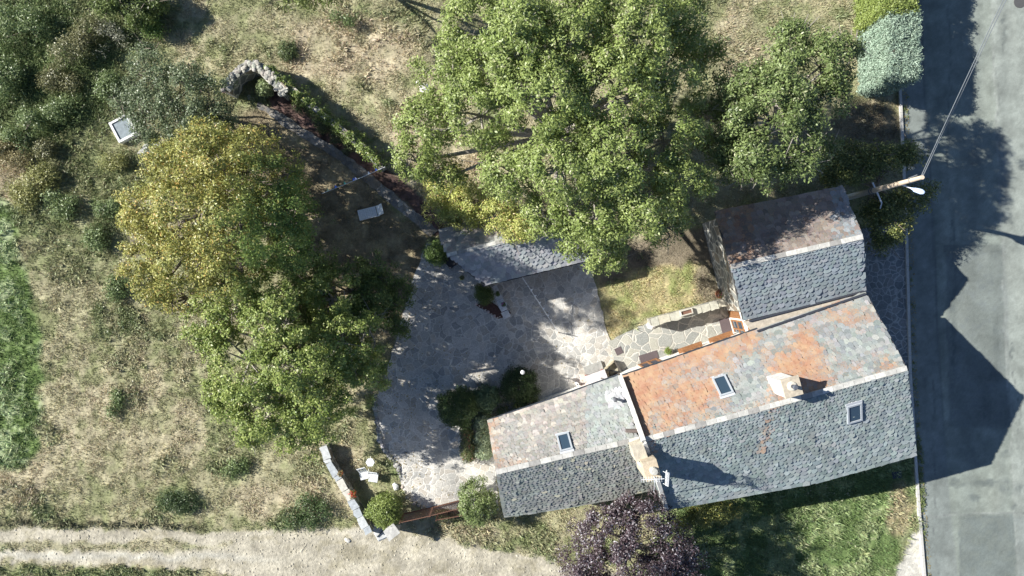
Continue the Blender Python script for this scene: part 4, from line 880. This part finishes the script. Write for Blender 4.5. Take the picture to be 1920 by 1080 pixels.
for (px, py, rp, h, cols, lab) in (
    (50, 50, 46, 1.6, BR, 'green thicket bush in the top left corner'), (30, 150, 42, 1.3, BR, 'dark green bush on the left edge below the corner thicket'), (110, 150, 38, 1.0, OB, 'olive bush between the corner thicket and the concrete tank'),
    (150, 75, 44, 1.5, OB, 'bushy olive brown broom near the top left corner'), (215, 75, 28, 1.1, PB, 'pale brown dry bush right of the olive brown broom'), (40, 240, 44, 1.2, BR, 'green bush on the left edge west of the concrete tank'),
    (130, 210, 34, 1.0, BR, 'green bush close west of the concrete tank'), (75, 330, 34, .9, YB, 'yellow green bush in the dry grass at the left edge'), (20, 290, 34, .9, ((.30, .27, .14), (.46, .40, .22)), 'straw coloured bush at the left edge'),
    (120, 380, 30, .9, BR, 'green clump at the north end of the lush strip'), (45, 370, 26, .7, YB, 'yellowish clump at the north end of the lush strip'), (290, 60, 26, 1.0, ((.08, .14, .03), (.2, .3, .08)), 'vivid green bush under the elder at the top'),
    (100, 270, 26, .8, OB, 'low olive bush southwest of the concrete tank'), (200, 160, 24, .8, BR, 'dark bush northwest of the grey green tree'), (215, 300, 22, .6, YB, 'low yellow green bush south of the concrete tank'),
    (180, 450, 24, .7, BR, 'green clump west of the yellowing tree'), (205, 400, 26, .7, BR, 'green clump touching the west side of the yellowing tree'), (225, 540, 26, .6, BR, 'green clump southwest of the yellowing tree'),
    (640, 25, 26, .8, BR, 'green bush in the shade at the top edge'), (440, 880, 28, .35, BR, 'low green clump southwest of the loose green tree'),
    (215, 760, 24, .35, BR, 'small green clump in the middle of the dry meadow')):
    k += 1; bush('wild_bush', lab, px, py, .4, rp, h, cols, k, K=int(rp*rp*.075+20), n_per=30, ls=.125, spread=.42, group='wild bushes in the meadow', gap=.38,
         mult=[(R.uniform(-.7, .7)*rp, R.uniform(-.6, .6)*rp, R.uniform(.3, .62), R.uniform(.5, 1.05)) for _ in range(5)])

def hedge(name, label, x0, x1, y0, y1, h, cols, seed, K, spike=0):
    """clipped hedge: outline px at the ground"""
    r = np.random.RandomState(seed); a = P(x0, y1); c = P(x1, y0); o = empty(name, ((a.x+c.x)/2, (a.y+c.y)/2, 0), label, 'hedge')
    w, l = c.x-a.x, c.y-a.y; P_ = []; D_ = []
    for nface, area in (((0, 0, 1), w*l), ((-1, 0, 0), l*h), ((1, 0, 0), l*h), ((0, -1, 0), w*h), ((0, 1, 0), w*h)):
        n = int(K*area/(w*l+2*l*h+2*w*h)); q = np.stack([r.uniform(0, w, n), r.uniform(0, l, n), r.uniform(.05, h, n)], -1)
        for ax in range(3):
            if nface[ax] > 0: q[:, ax] = (w, l, h)[ax]
            if nface[ax] < 0: q[:, ax] = 0
        q += r.normal(0, .05, q.shape); q[:, 0] += a.x; q[:, 1] += a.y; P_.append(q); D_.append(np.tile(np.array(nface, float), (n, 1)))
    p = np.concatenate(P_); d = np.concatenate(D_); 
    V, cc = leaves(p, d, 36, .16, .24, cols, r, upb=.45, aspect=.24, flat=.8); npmesh('foliage', V, 4, np.clip(cc, .01, .9), M['leaf'], o)
    b = MB()
    for k in range(int(l/.8)): b.tube((a.x+w/2, a.y+.4+k*.8, -.05), (a.x+w/2+R.uniform(-.1, .1), a.y+.4+k*.8, h*.8), .06, .03, 6, cap=False)
    b.box(((a.x+c.x)/2, (a.y+c.y)/2, h*.46), (w*.5, l-.6, h*.8), col=(.1, .12, .08))
    b.build('stem', M['bark'], o); return o
hedge('clipped_hedge', 'yellow green clipped hedge along the road at the top edge', 1604, 1658, -160, 62, 3.35, ((.17, .24, .06), (.36, .42, .13)), 61, 2600)
hedge('clipped_hedge', 'pale blue green end of the clipped hedge along the road', 1612, 1662, 64, 176, 3.3, ((.24, .34, .26), (.44, .54, .43)), 62, 1600)

# ------------------------------------------------------------ walls in the garden
def wallrun(b, pts, z0, z1, w, col=(.4, .38, .33), jitr=.03):
    for A, B in zip(pts[:-1], pts[1:]):
        L = (B-A).length; n = max(1, int(L/.5)); 
        for k in range(n):
            p = A.lerp(B, k/n); q = A.lerp(B, (k+1.0)/n); h = z1+R.uniform(-jitr, jitr); d = (q-p)*.003
            b.beam(Vector((p.x, p.y, (z0+h)/2))+d, Vector((q.x, q.y, (z0+h)/2))-d, w+R.uniform(-jitr, jitr), h-z0, col)
def slabs(b, pts, z, w, th=.07, lo=.6, hi=1.1, cols=((.50, .52, .52), (.40, .43, .45), (.55, .53, .47)), skip=()):
    k = 0
    for A, B in zip(pts[:-1], pts[1:]):
        L = (B-A).length; t = 0; d = (B-A)/L; s_ = Vector((-d.y, d.x, 0))
        while t < L-.05:
            l = min(R.uniform(lo, hi), L-t); k += 1
            if k not in skip:
                c0 = A+d*(t+.01); c1 = A+d*(t+l-.01); e = lambda: R.uniform(-.05, .05)
                q = [c0+s_*(w/2+e())+d*e()*.3, c1+s_*(w/2+e())-d*.01, c1-s_*(w/2+e())-d*.01, (c0+c1)/2-s_*(w/2+e()+.02), c0-s_*(w/2+e())]
                b.prism([(p.x, p.y) for p in q], z, z+th+R.uniform(-.015, .015), cols[R.randrange(len(cols))])
            t += l
o = empty('garden_wall', P(655, 915), 'low stone wall topped with pale slabs west of the gate', 'wall')
wp = [P(*p) for p in ((612, 832), (622, 862), (642, 893), (664, 930), (680, 962), (697, 992))]
b = MB(); wallrun(b, wp, -.05, .66, .42); b.build('masonry', M['wallstone'], o)
b = MB(); slabs(b, wp, .70, .44); b.build('coping', M['roughstone'], o)
o = empty('terrace_wall', P(1290, 590), 'stone wall separating the lawn from the flagstone terrace', 'wall')
tw = [P(*p) for p in ((1214, 603), (1285, 584), (1366, 562))]
b = MB(); wallrun(b, tw, 0, 1.12, .40, jitr=.015); b.build('masonry', M['wallstone'], o)
b = MB(); slabs(b, tw, 1.14, .46, .05, .4, .8, ((.50, .47, .38), (.58, .54, .43), (.46, .45, .38))); b.build('coping', M['roughstone'], o)
o = empty('niche_wall', P(488, 150), 'curved dry stone niche with pale top at the end of the ivy wall', 'wall')
nw = [P(*p) for p in ((440, 183), (449, 160), (464, 145), (486, 133), (505, 141), (522, 160), (548, 184))]
b = MB()
wallrun(b, nw, -.05, 1.35, .55, jitr=.06); b.build('masonry', M['wallstone'], o)
b = MB()
for k in range(70):
    q = poly_at(nw, R.random()); b.rock((q.x+R.uniform(-.24, .24), q.y+R.uniform(-.24, .24), 1.36), R.uniform(.08, .17), .6, jit((.36, .35, .31), R, .3), 6, R.uniform(.8, 1.5), R.uniform(0, 3))
b.build('coping', M['roughstone'], o)
o = empty('ivy_wall', P(640, 240), 'long wall smothered in ivy running down from the stone niche', 'wall')
iw = [P(*p) for p in ((508, 138), (548, 168), (600, 212), (650, 252), (690, 284), (722, 320))]
b = MB(); wallrun(b, iw, -.05, 1.15, .35, jitr=.05); b.build('masonry', M['wallstone'], o)
r = np.random.RandomState(71); pp_ = []; dd_ = []
for A, B in zip(iw[:-1], iw[1:]):
    n = int((B-A).length*26); t = r.uniform(0, 1, (n, 1)); d = (B-A).normalized(); s_ = np.array([-d.y, d.x, 0]); off = r.normal(0, .26, (n, 1))
    q = np.array(A)*(1-t)+np.array(B)*t+off*s_; q[:, 2] = np.clip(1.3-np.abs(off[:, 0])*1.4+r.normal(0, .12, n), .1, 1.6); pp_.append(q); dd_.append(nrm(off*s_*2+np.array([0, 0, .6])))
V, cc = leaves(np.concatenate(pp_), np.concatenate(dd_), 26, .11, .22, ((.09, .14, .035), (.27, .34, .10), (.45, .45, .15, .05)), r, aspect=.7); npmesh('ivy', V, 4, np.clip(cc, .01, .9), M['leaf'], o)
bush('ground_shrub', 'dark low shrub in the red mulch bed beside the ivy', 565, 200, .4, 16, .7, ((.05, .07, .03), (.12, .15, .06)), 72, K=50, n_per=30, leafm='darkleaf')
bush('ground_shrub', 'broad dark shrub in the red mulch bed under the ivy wall', 620, 245, .5, 24, .9, ((.05, .07, .03), (.11, .14, .06)), 73, K=90, n_per=30, leafm='darkleaf', mult=[(-14, -10, .6, 1), (12, 10, .6, 1), (34, 30, .5, .9)])
bush('flower_clump', 'small pink flowers at the foot of the grey green tree', 421, 166, .5, 6, .7, ((.62, .16, .45), (.75, .35, .6), (.1, .2, .05, .4)), 74, K=14, n_per=18, ls=.08, spread=.12, cat='flowers')

# ------------------------------------------------------------ stones
def stone(name, label, px, py, r_, sq=.6, col=(.5, .5, .48), el=1.0, rz=0, group=None, cat='stone', n=7):
    p = P(px, py); b = MB(); b.rock((p.x, p.y, 0), r_, sq, col, n, el, rz); return tag(b.build(name, M['roughstone']), label, cat, group)
stone('rock', 'larger pale rock on the slope left of the biggest tree', 797, 167, .34, .8, (.62, .60, .56), 1.25, -.8)
stone('rock', 'smaller pale rock up left of the larger one on the slope', 784, 155, .16, .7, (.55, .53, .48))
stone('rock', 'white rock at the west end of the terrace wall', 1222, 610, .28, .9, (.74, .72, .68), 1.4, .3)
stone('rock', 'pale boulder at the bend of the stone border by the patio', 742, 912, .26, .7, (.6, .62, .6), .8)
stone('rock', 'lone pale stone on the track left of the gate pillar', 652, 1013, .16, .6, (.6, .58, .52), 1.4, -.7)
stone('rock', 'pale stone beside the niche entrance', 468, 183, .18, .7, (.5, .48, .42))
p = P(290, 283, .5); b = MB(); q = [P(266, 291), P(280, 274), P(308, 270), P(312, 281), P(291, 291)]; b.prism([(t.x, t.y) for t in q], 0, .55, (.50, .50, .47)); tag(b.build('stone_slab', M['roughstone']), 'pale stone slab poking out between the grey green and yellowing trees', 'stone slab')
for i, (px, py, w_, l_, rz) in enumerate(((716, 1001, .75, .6, .5), (705, 990, .5, .35, -.4), (728, 995, .5, .5, .2))):
    p = P(px, py); b = MB(); b.box((p.x, p.y, .03+.02*i), (w_, l_, .08+.02*i), rz, (.47, .48, .48), jit=.07); tag(b.build('stone_slab', M['roughstone']), ('largest pale slab lying below the round bush', 'small pale slab at the foot of the slab topped wall', 'pale slab against the gate pillar')[i], 'stone slab')
bpts = [(704, 742), (703, 757), (705, 772), (706, 786), (708, 800), (710, 813), (713, 826), (718, 837), (724, 847), (731, 856), (738, 864), (745, 872), (749, 882), (750, 893)]
ptl = [P(*p) for p in bpts]
for k in range(30):
    q = poly_at(ptl, k/29); b = MB(); rr_ = R.uniform(.11, .2); b.rock((q.x+R.uniform(-.05, .05), q.y, 0), rr_, .8, jit((.34, .34, .33), R, .25), 6, R.uniform(.9, 1.3), R.uniform(0, 3))
    tag(b.build('border_stone', M['roughstone']), 'grey stone in the border along the west edge of the patio', 'stone', 'stones bordering the patio')
for k, (px, py) in enumerate(((770, 938), (777, 944), (785, 947), (793, 951), (764, 931), (759, 922), (755, 913))):
    q = P(px, py); b = MB(); b.rock((q.x, q.y, 0), R.uniform(.1, .17), .7, jit((.42, .38, .33), R, .2), 6, 1.1, R.uniform(0, 3)); tag(b.build('border_stone', M['roughstone']), 'brownish stone in the border right of the round bush', 'stone', 'stones behind the round bush')

# gate pillar and iron gates
p = P(742, 980); o = empty('gate_pillar', (p.x, p.y, 0), 'rough pale stone pillar at the left end of the iron gate', 'pillar')
b = MB(); b.box((p.x, p.y, .75), (.55, .6, 1.5), .45, (.48, .46, .42), jit=.04); b.build('shaft', M['roughstone'], o)
b = MB(); b.box((p.x, p.y, 1.56), (.70, .66, .14), .6, (.50, .49, .46), jit=.08); b.build('capstone', M['roughstone'], o)
def iron_gate(label, a, c, z0, z1, n):
    """a,c = ground px ends"""
    A = P(*a); B = P(*c); o = empty('iron_gate', (A+B)/2, label, 'gate', 'iron gate leaves')
    b = MB(); 
    for z_ in (z0, z0+.12, z1): b.beam(A+Vector((0, 0, z_)), B+Vector((0, 0, z_)), .035, .05)
    for q in (A, B): b.beam(q+Vector((0, 0, z0-.05)), q+Vector((.001, 0, z1+.08)), .06, .06)
    b.build('frame', M['rust'], o)
    for k in range(1, n):
        b = MB(); q = A.lerp(B, k/n); b.tube(q+Vector((0, 0, z0)), q+Vector((0, 0, z1)), .017, .017, 5, cap=False); b.build('bar', M['rust'], o)
    return o
iron_gate('left leaf of the rusty iron gate, next to the pillar', (758, 962), (811, 950), .1, 1.75, 18)
iron_gate('right leaf of the rusty iron gate, before the tall corner bush', (813, 949.5), (866, 936), .1, 1.75, 18)
iron_gate('low section of rusty railing standing outside the gate', (822, 962), (884, 951), .1, 1.3, 20)
p = P(715, 1000); b = MB(); b.beam((p.x-.25, p.y-.2, .12), (p.x+.2, p.y+.3, .14), .05, .05); tag(b.build('iron_bar', M['dark']), 'short dark iron bar lying on the pale slab', 'bar')

# ------------------------------------------------------------ pots
def pot(label, px, py, z, r_, h, col, fcols=None, fr=None, mt='terra', seed=0, cat='potted plant', n_per=22, K=10, name='potted_plant'):
    p = P(px, py, z); o = empty(name, p, label, cat)
    b = MB(); b.lathe(p, [(r_*.7, 0), (r_, h), (r_*1.08, h), (r_*1.08, h+.03), (r_*.9, h+.03), (r_*.86, h-.03)], 14, col); b.build('pot', M[mt], o)
    if fcols:
        r = np.random.RandomState(seed+500); fr = fr or r_; q, d = lobe_clumps([(p.x, p.y, p.z+h+fr*.45, fr*.8, fr*.7)], K, r, .5, -.2, .1)
        V, cc = leaves(q, d, n_per, .08, fr*.45, fcols, r); npmesh('plant', V, 4, np.clip(cc, .01, .9), M['leaf'], o)
    return o
pot('pot of red geraniums on the slab topped wall', 664, 924, .78, .14, .16, (1, 1, 1), ((.06, .13, .03), (.14, .24, .07), (.75, .03, .02, .42)), .30, seed=1, K=18)
pot('pot with small orange plants on the slab topped wall', 641, 886, .78, .12, .14, (1, 1, 1), ((.12, .17, .06), (.28, .26, .12), (.55, .22, .08, .2)), .2, seed=2)
pot('round green plant in a pot on the sunny terrace', 1250, 657, .06, .15, .22, (1, 1, 1), ((.12, .19, .05), (.28, .36, .10)), .27, seed=3, K=22)
pot('pot with pink flowers beside the corner of the lawn', 1347, 551, 0, .26, .28, (1, 1, 1), ((.05, .09, .03), (.13, .17, .05), (.65, .15, .35, .12)), .32, seed=4, K=20)
pot('white bowl shaped pot on the stone bench by the shed', 944, 571, .42, .20, .20, (1, 1, 1), ((.08, .12, .04), (.16, .2, .07), (.65, .2, .55, .15)), .18, mt='white', seed=5)
pot('green plant in a pale pot at the north end of the stone bench', 933, 551, .42, .15, .18, (1, 1, 1), ((.10, .15, .04), (.2, .25, .08)), .18, mt='concrete', seed=6)
pot('pot with yellowish plant near the stone path by the shed', 866, 521, 0, .12, .15, (1, 1, 1), ((.2, .22, .08), (.32, .34, .12)), .16, mt='concrete', seed=7)
p = P(1378, 553, .0); b = MB(); b.lathe(P(1372, 552, .3), [(.12, 0), (.26, .10), (.26, .13), (.22, .12), (.08, .03)], 16, (.78, .78, .76)); b.tube(P(1372, 552, 0), P(1372, 552, .3).xy.to_3d()+Vector((0, 0, .3)), .1, .12, 10, (.7, .7, .68)); tag(b.build('bird_bath', M['roughstone']), 'white stone bowl standing at the corner of the outbuilding', 'bowl')
# trough on terrace wall
p = P(1286, 585, 1.19); o = empty('planter_trough', p, 'small stone trough on top of the terrace wall', 'planter'); rz = math.radians(15)
b = MB(); m = Matrix.Rotation(rz, 3, 'Z')
for s_ in (-1, 1):
    b.box(p+m @ Vector((0, s_*.14, .1)), (.75, .06, .2), rz, (.52, .49, .42)); b.box(p+m @ Vector((s_*.345, 0, .1)), (.06, .218, .2), rz, (.52, .49, .42))
b.build('trough', M['roughstone'], o); b = MB(); b.box(p+Vector((0, 0, .07)), (.62, .21, .12), rz, (.20, .11, .08)); b.build('soil', M['roughstone'], o)
# mats
for px, py, w_, l_, rz, lab in ((1217, 671, 1.15, .62, 17, 'dark doormat by the door in the long north wall'), (1361.5, 614, .62, 1.12, 15, 'large dark doormat in front of the glazed corner door'), (1160, 658, .42, .42, 25, 'small square dark mat at the west edge of the terrace')):
    p = P(px, py, .07); b = MB(); b.box((p.x, p.y, .078), (w_, l_, .03), math.radians(rz)); tag(b.build('doormat', M['mat']), lab, 'doormat')

# stone bench with pots, mulch kerb
A = P(925, 537); B = P(952, 596); o = empty('stone_bench', (A+B)/2, 'long grey stone bench carrying two pots south of the shed', 'bench')
b = MB(); slabs(b, [A, B], .34, .42, .08, .6, .9, ((.66, .67, .68), (.72, .70, .67))); b.build('seat', M['roughstone'], o)
for t in (.15, .85):
    b = MB(); q = A.lerp(B, t); b.box((q.x, q.y, .17), (.34, .2, .33), .3, (.3, .3, .3)); b.build('leg', M['roughstone'], o)
for k in range(12):
    a_, c_ = ((893, 570), (933, 596)) if k < 8 else ((933, 596), (955, 585)); t = (k/7 if k < 8 else (k-7)/5)
    q = P(a_[0]+(c_[0]-a_[0])*t, a_[1]+(c_[1]-a_[1])*t); b = MB(); b.rock((q.x, q.y, 0), R.uniform(.08, .13), .8, jit((.5, .42, .38), R, .25), 6); tag(b.build('border_stone', M['roughstone']), 'small pinkish stone round the red earth bed by the bench', 'stone', 'stones round the red bed')
# bin behind the bush
p = P(846, 489); o = empty('rubbish_bin', p, 'black rubbish bin standing against the end of the shed', 'bin')
b = MB(); b.box((p.x, p.y, .5), (.55, .75, 1.0), math.radians(38), (.025, .027, .03)); b.build('body', M['col'], o)
b = MB(); b.box((p.x, p.y, 1.03), (.62, .82, .06), math.radians(38), (.035, .037, .042)); b.build('lid', M['col'], o)
# white stone counter, hatch, pipe near the wing
m = Matrix.Rotation(math.radians(20), 3, 'Z'); p = P(1118, 707, .8); o = empty('stone_counter', (p.x, p.y, 0), 'white speckled counter against the north wall of the wing', 'counter')
b = MB(); b.box((p.x, p.y, .82), (1.25, .56, .07), math.radians(20), (.55, .53, .54)); b.build('top', M['roughstone'], o)
for s_ in (-1, 1):
    b = MB(); q = p+m @ Vector((s_*.5, 0, 0)); b.box((q.x, q.y, .39), (.14, .48, .78), math.radians(20), (.32, .13, .10)); b.build('leg', M['roughstone'], o)
b = MB(); q = p+m @ Vector((.25, -.16, .08)); b.tube(Vector((q.x, q.y, .86)), Vector((q.x+.02, q.y, 1.05)), .04, .03, 8, (.12, .11, .1)); b.build('tap', M['col'], o)
p = P(1112, 690, 0); b = MB(); b.box((p.x, p.y, .09), (1.15, .5, .18), math.radians(20), (.34, .34, .32), jit=.02); tag(b.build('stone_step', M['roughstone']), 'low grey stone step in front of the white counter', 'step')
o = empty('cellar_hatch', P(1150, 696), 'open framed hatch with dark iron bars between counter and terrace', 'hatch')
q = [P(1134, 692, .3), P(1151, 676, .3), P(1165, 698, .3), P(1143, 708, .3)]
b = MB()
for k in range(4): b.beam(q[k], q[(k+1) % 4], .09, .30, (.42, .37, .27) if k in (0, 3) else (.10, .09, .08))
b.build('frame', M['roughstone'], o)
b = MB(); b.beam(q[0]+Vector((0, 0, .18)), q[2]+Vector((0, 0, .18)), .07, .06); b.beam((q[0]*.6+q[1]*.4)+Vector((0, 0, .25)), q[3]+Vector((0, 0, .25)), .06, .06); b.build('bar', M['dark'], o)
b = MB(); b.prism([(t.x, t.y) for t in (q[0], q[1], q[2], q[3])], .03, .12, (.40, .37, .28)); b.build('floor_slab', M['roughstone'], o)
p = P(1081, 718); o = empty('pipe_bollard', p, 'small white round pipe bollard left of the counter', 'bollard'); b = MB(); b.tube(p, p+Vector((0, 0, .55)), .09, .09, 16); b.build('tube', M['white'], o); b = MB(); b.tube(p+Vector((0, 0, .55)), p+Vector((0, 0, .565)), .045, .045, 12); b.build('opening', M['dark'], o)
# globe lamp
p = P(980, 698, 2.1); o = empty('garden_lamp', (p.x, p.y, 0), 'garden lamp with a white globe rising from the dark yew', 'lamp')
b = MB(); b.tube((p.x, p.y, 0), (p.x, p.y, 2.0), .03, .03, 8); b.build('post', M['dark'], o)
b = MB(); b.lathe(p, [(.13*math.sin(math.pi*k/10)+.002, -.13*math.cos(math.pi*k/10)) for k in range(11)], 18); b.build('globe', M['lampglass'], o, smooth=True)

# concrete tank
m = Matrix.Rotation(math.radians(28), 3, 'Z'); p = P(231.5, 240.5, .35); o = empty('water_tank', (p.x, p.y, 0), 'square concrete tank with white rim and grey lid in the meadow', 'tank')
b = MB(); w_, l_ = 1.28, 1.38
for s_ in (-1, 1):
    q = p+m @ Vector((s_*(w_/2-.07), 0, 0)); b.box((q.x, q.y, .2), (.14, l_, .42), math.radians(28), (.80, .80, .78), jit=.01)
    q = p+m @ Vector((0, s_*(l_/2-.07), 0)); b.box((q.x, q.y, .2), (w_-.285, .14, .41), math.radians(28), (.80, .80, .78), jit=.01)
b.build('rim', M['roughstone'], o)
b = MB(); b.box((p.x, p.y, .32), (w_-.30, l_-.30, .05), math.radians(28), (.25, .29, .31)); ld = b.build('lid', M['roughstone'], o)
b = MB(); q = p+m @ Vector((.36, -.28, 0)); b.tube(Vector((q.x, q.y, .345)), Vector((q.x, q.y, .38)), .05, .05, 8, (.06, .08, .05)); b.build('handle', M['col'], ld)

# sun lounger
p = P(700, 399); rz = math.radians(14); m = Matrix.Rotation(rz, 3, 'Z'); o = empty('sun_lounger', (p.x, p.y, 0), 'white sun lounger in the shaded garden', 'sun lounger')
def tr(x, y, z): q = m @ Vector((x, y, 0)); return Vector((p.x+q.x, p.y+q.y, z))
b = MB()
for k in range(9): b.beam(tr(-.80+k*.125, -.29, .34), tr(-.80+k*.125, .29, .34), .118, .03, up=Vector((0, 0, 1)))
b.build('seat', M['white'], o)
b = MB()
for k in range(4): t = k/4; b.beam(tr(.36+.11*k, -.31, .37+.13*k), tr(.36+.11*k, .31, .37+.13*k), .12, .03, up=Vector((-.7, 0, .7)))
b.build('backrest', M['white'], o)
b = MB()
for s_ in (-1, 1): b.beam(tr(-.85, s_*.3, .31), tr(.36, s_*.3, .31), .04, .06)
b.build('frame', M['white'], o)
for sx in (-.75, .3):
    for s_ in (-1, 1):
        b = MB(); b.beam(tr(sx, s_*.28, 0), tr(sx+.01, s_*.28, .3), .04, .04); b.build('leg', M['white'], o)

# folding chairs and table
def chair(px, py, rz, label, sx=1.0, tilt=.5):
    p = P(px, py); m = Matrix.Rotation(rz, 3, 'Z'); o = empty('folding_chair', (p.x, p.y, 0), label, 'chair', 'white slatted garden chairs')
    T = lambda x, y, z: Vector((p.x, p.y, 0))+m @ Vector((x, y, z))
    b = MB()
    for k in range(7): b.beam(T(-.24+k*.08, -.23, .44), T(-.24+k*.08, .23, .44), .058, .022)
    for s_ in (-1, 1): b.beam(T(-.26, s_*.19, .42), T(.26, s_*.19, .42), .03, .03)
    b.build('seat', M['white'], o); b = MB()
    for k in range(5): b.beam(T(-.22+k*.11, .25+.0, .46), T(-.22+k*.11, .25+tilt*.32, .88), .06, .02, up=Vector((0, -1, .3)))
    for z_ in (.5, .86): b.beam(T(-.26, .25+tilt*.32*(z_-.46)/.42, z_), T(.26, .25+tilt*.32*(z_-.46)/.42, z_), .04, .03)
    b.build('backrest', M['white'], o)
    for s_ in (-1, 1):
        for e in (-1, 1): b = MB(); b.beam(T(s_*.23, e*.24, 0), T(s_*.23, -e*.2, .43), .03, .025); b.build('leg', M['white'], o)
    return o
chair(686, 888, math.radians(14), 'white slatted garden chair nearer the slab topped wall', tilt=1.0)
chair(702.5, 893, math.radians(-8), 'white slatted garden chair right of the other, nearer the patio', tilt=.7)
p = P(698, 862); o = empty('garden_table', (p.x, p.y, 0), 'small white round garden table beside the slatted chairs', 'table')
b = MB(); b.lathe((p.x, p.y, .62), [(.25, 0), (.27, .01), (.27, .03), (.02, .032)], 6, (.8, .82, .84)); b.build('tabletop', M['white'], o)
for k in range(3):
    a = k*2.1; b = MB(); b.beam((p.x+.22*math.cos(a), p.y+.22*math.sin(a), 0), (p.x-.1*math.cos(a), p.y-.1*math.sin(a), .62), .03, .03); b.build('leg', M['white'], o)

# bunting
def bunting(name, label, a, za, c, zc, cols, ts, s_=.16):
    A = P(*a, za); B = P(*c, zc); o = empty(name, A, label, 'bunting'); b = MB(); prev = A; d = (B-A).normalized()
    f = lambda t: A.lerp(B, t)-Vector((0, 0, .5*t*(1-t)))
    for k in range(1, 13): q = f(k/12); b.tube(prev, q, .018, .018, 5, cap=False); prev = q
    b.build('cord', M['white'], o)
    for t, cl in zip(ts, cols):
        q = f(t); r_ = Vector((-d.y, d.x, 0))*(1 if name else 1); tip = q+r_*s_*1.3+Vector((0, 0, -s_*.6)); u_ = Vector((0, 0, .004))
        b = MB(); vs = [q-d*s_*.55, q+d*s_*.55, tip]; vs = [v_+u_ for v_ in vs]+[v_-u_ for v_ in vs]; b.add(vs, [(0, 1, 2), (5, 4, 3), (0, 3, 4, 1), (1, 4, 5, 2), (2, 5, 3, 0)], cl); b.build('pennant', M['col'], o)
BL = (.12, .25, .85); WH = (.85, .86, .9); GR = (.1, .5, .35); YE = (.55, .62, .35)
bunting('bunting', 'string of blue, white and green pennants over the shaded garden', (603, 363), 2.3, (722, 313), 1.6, (YE, BL, GR, BL, (.62, .60, .9), WH, BL), (.10, .22, .36, .50, .53, .74, .86))
bunting('bunting', 'string of white pennants slung over the patio south of the shed', (975, 513), 2.3, (1046, 622), .6, (WH,)*6, (.28, .38, .50, .60, .72, .80), .13)
for k, (a, c) in enumerate((((720, 318), (722, 313)),)):
    p = P(722, 315); b = MB(); b.tube(p, (p.x, p.y, 1.75), .03, .03, 8); tag(b.build('post', M['dwood']), 'thin wooden post holding the end of the coloured pennants', 'post')
p = P(1047, 623); b = MB(); b.tube(p, (p.x, p.y, .75), .025, .025, 8); tag(b.build('post', M['dwood']), 'thin post holding the end of the white pennants', 'post')
p = P(606, 362); b = MB(); b.tube((p.x, p.y, 0), P(603, 363, 2.3), .03, .025, 8); tag(b.build('post', M['dwood']), 'thin wooden post under the yellowing tree holding the pennants', 'post')

# flat dark disc at the corner of the road, grating below the house
p = P(1912, 4, .02); b = MB(); b.tube((p.x, p.y, .01), (p.x, p.y, .03), .36, .36, 24, (.09, .09, .09)); tag(b.build('dark_disc', M['col']), 'round dark disc lying on the road at the top right corner', 'manhole cover')
p = P(1690, 890); b = MB(); b.box((p.x-.3, p.y, .04), (.55, .4, .06), .1, (.05, .06, .09)); tag(b.build('drain_grate', M['col']), 'dark drain grate in the grass by the corner of the long house', 'drain grate')
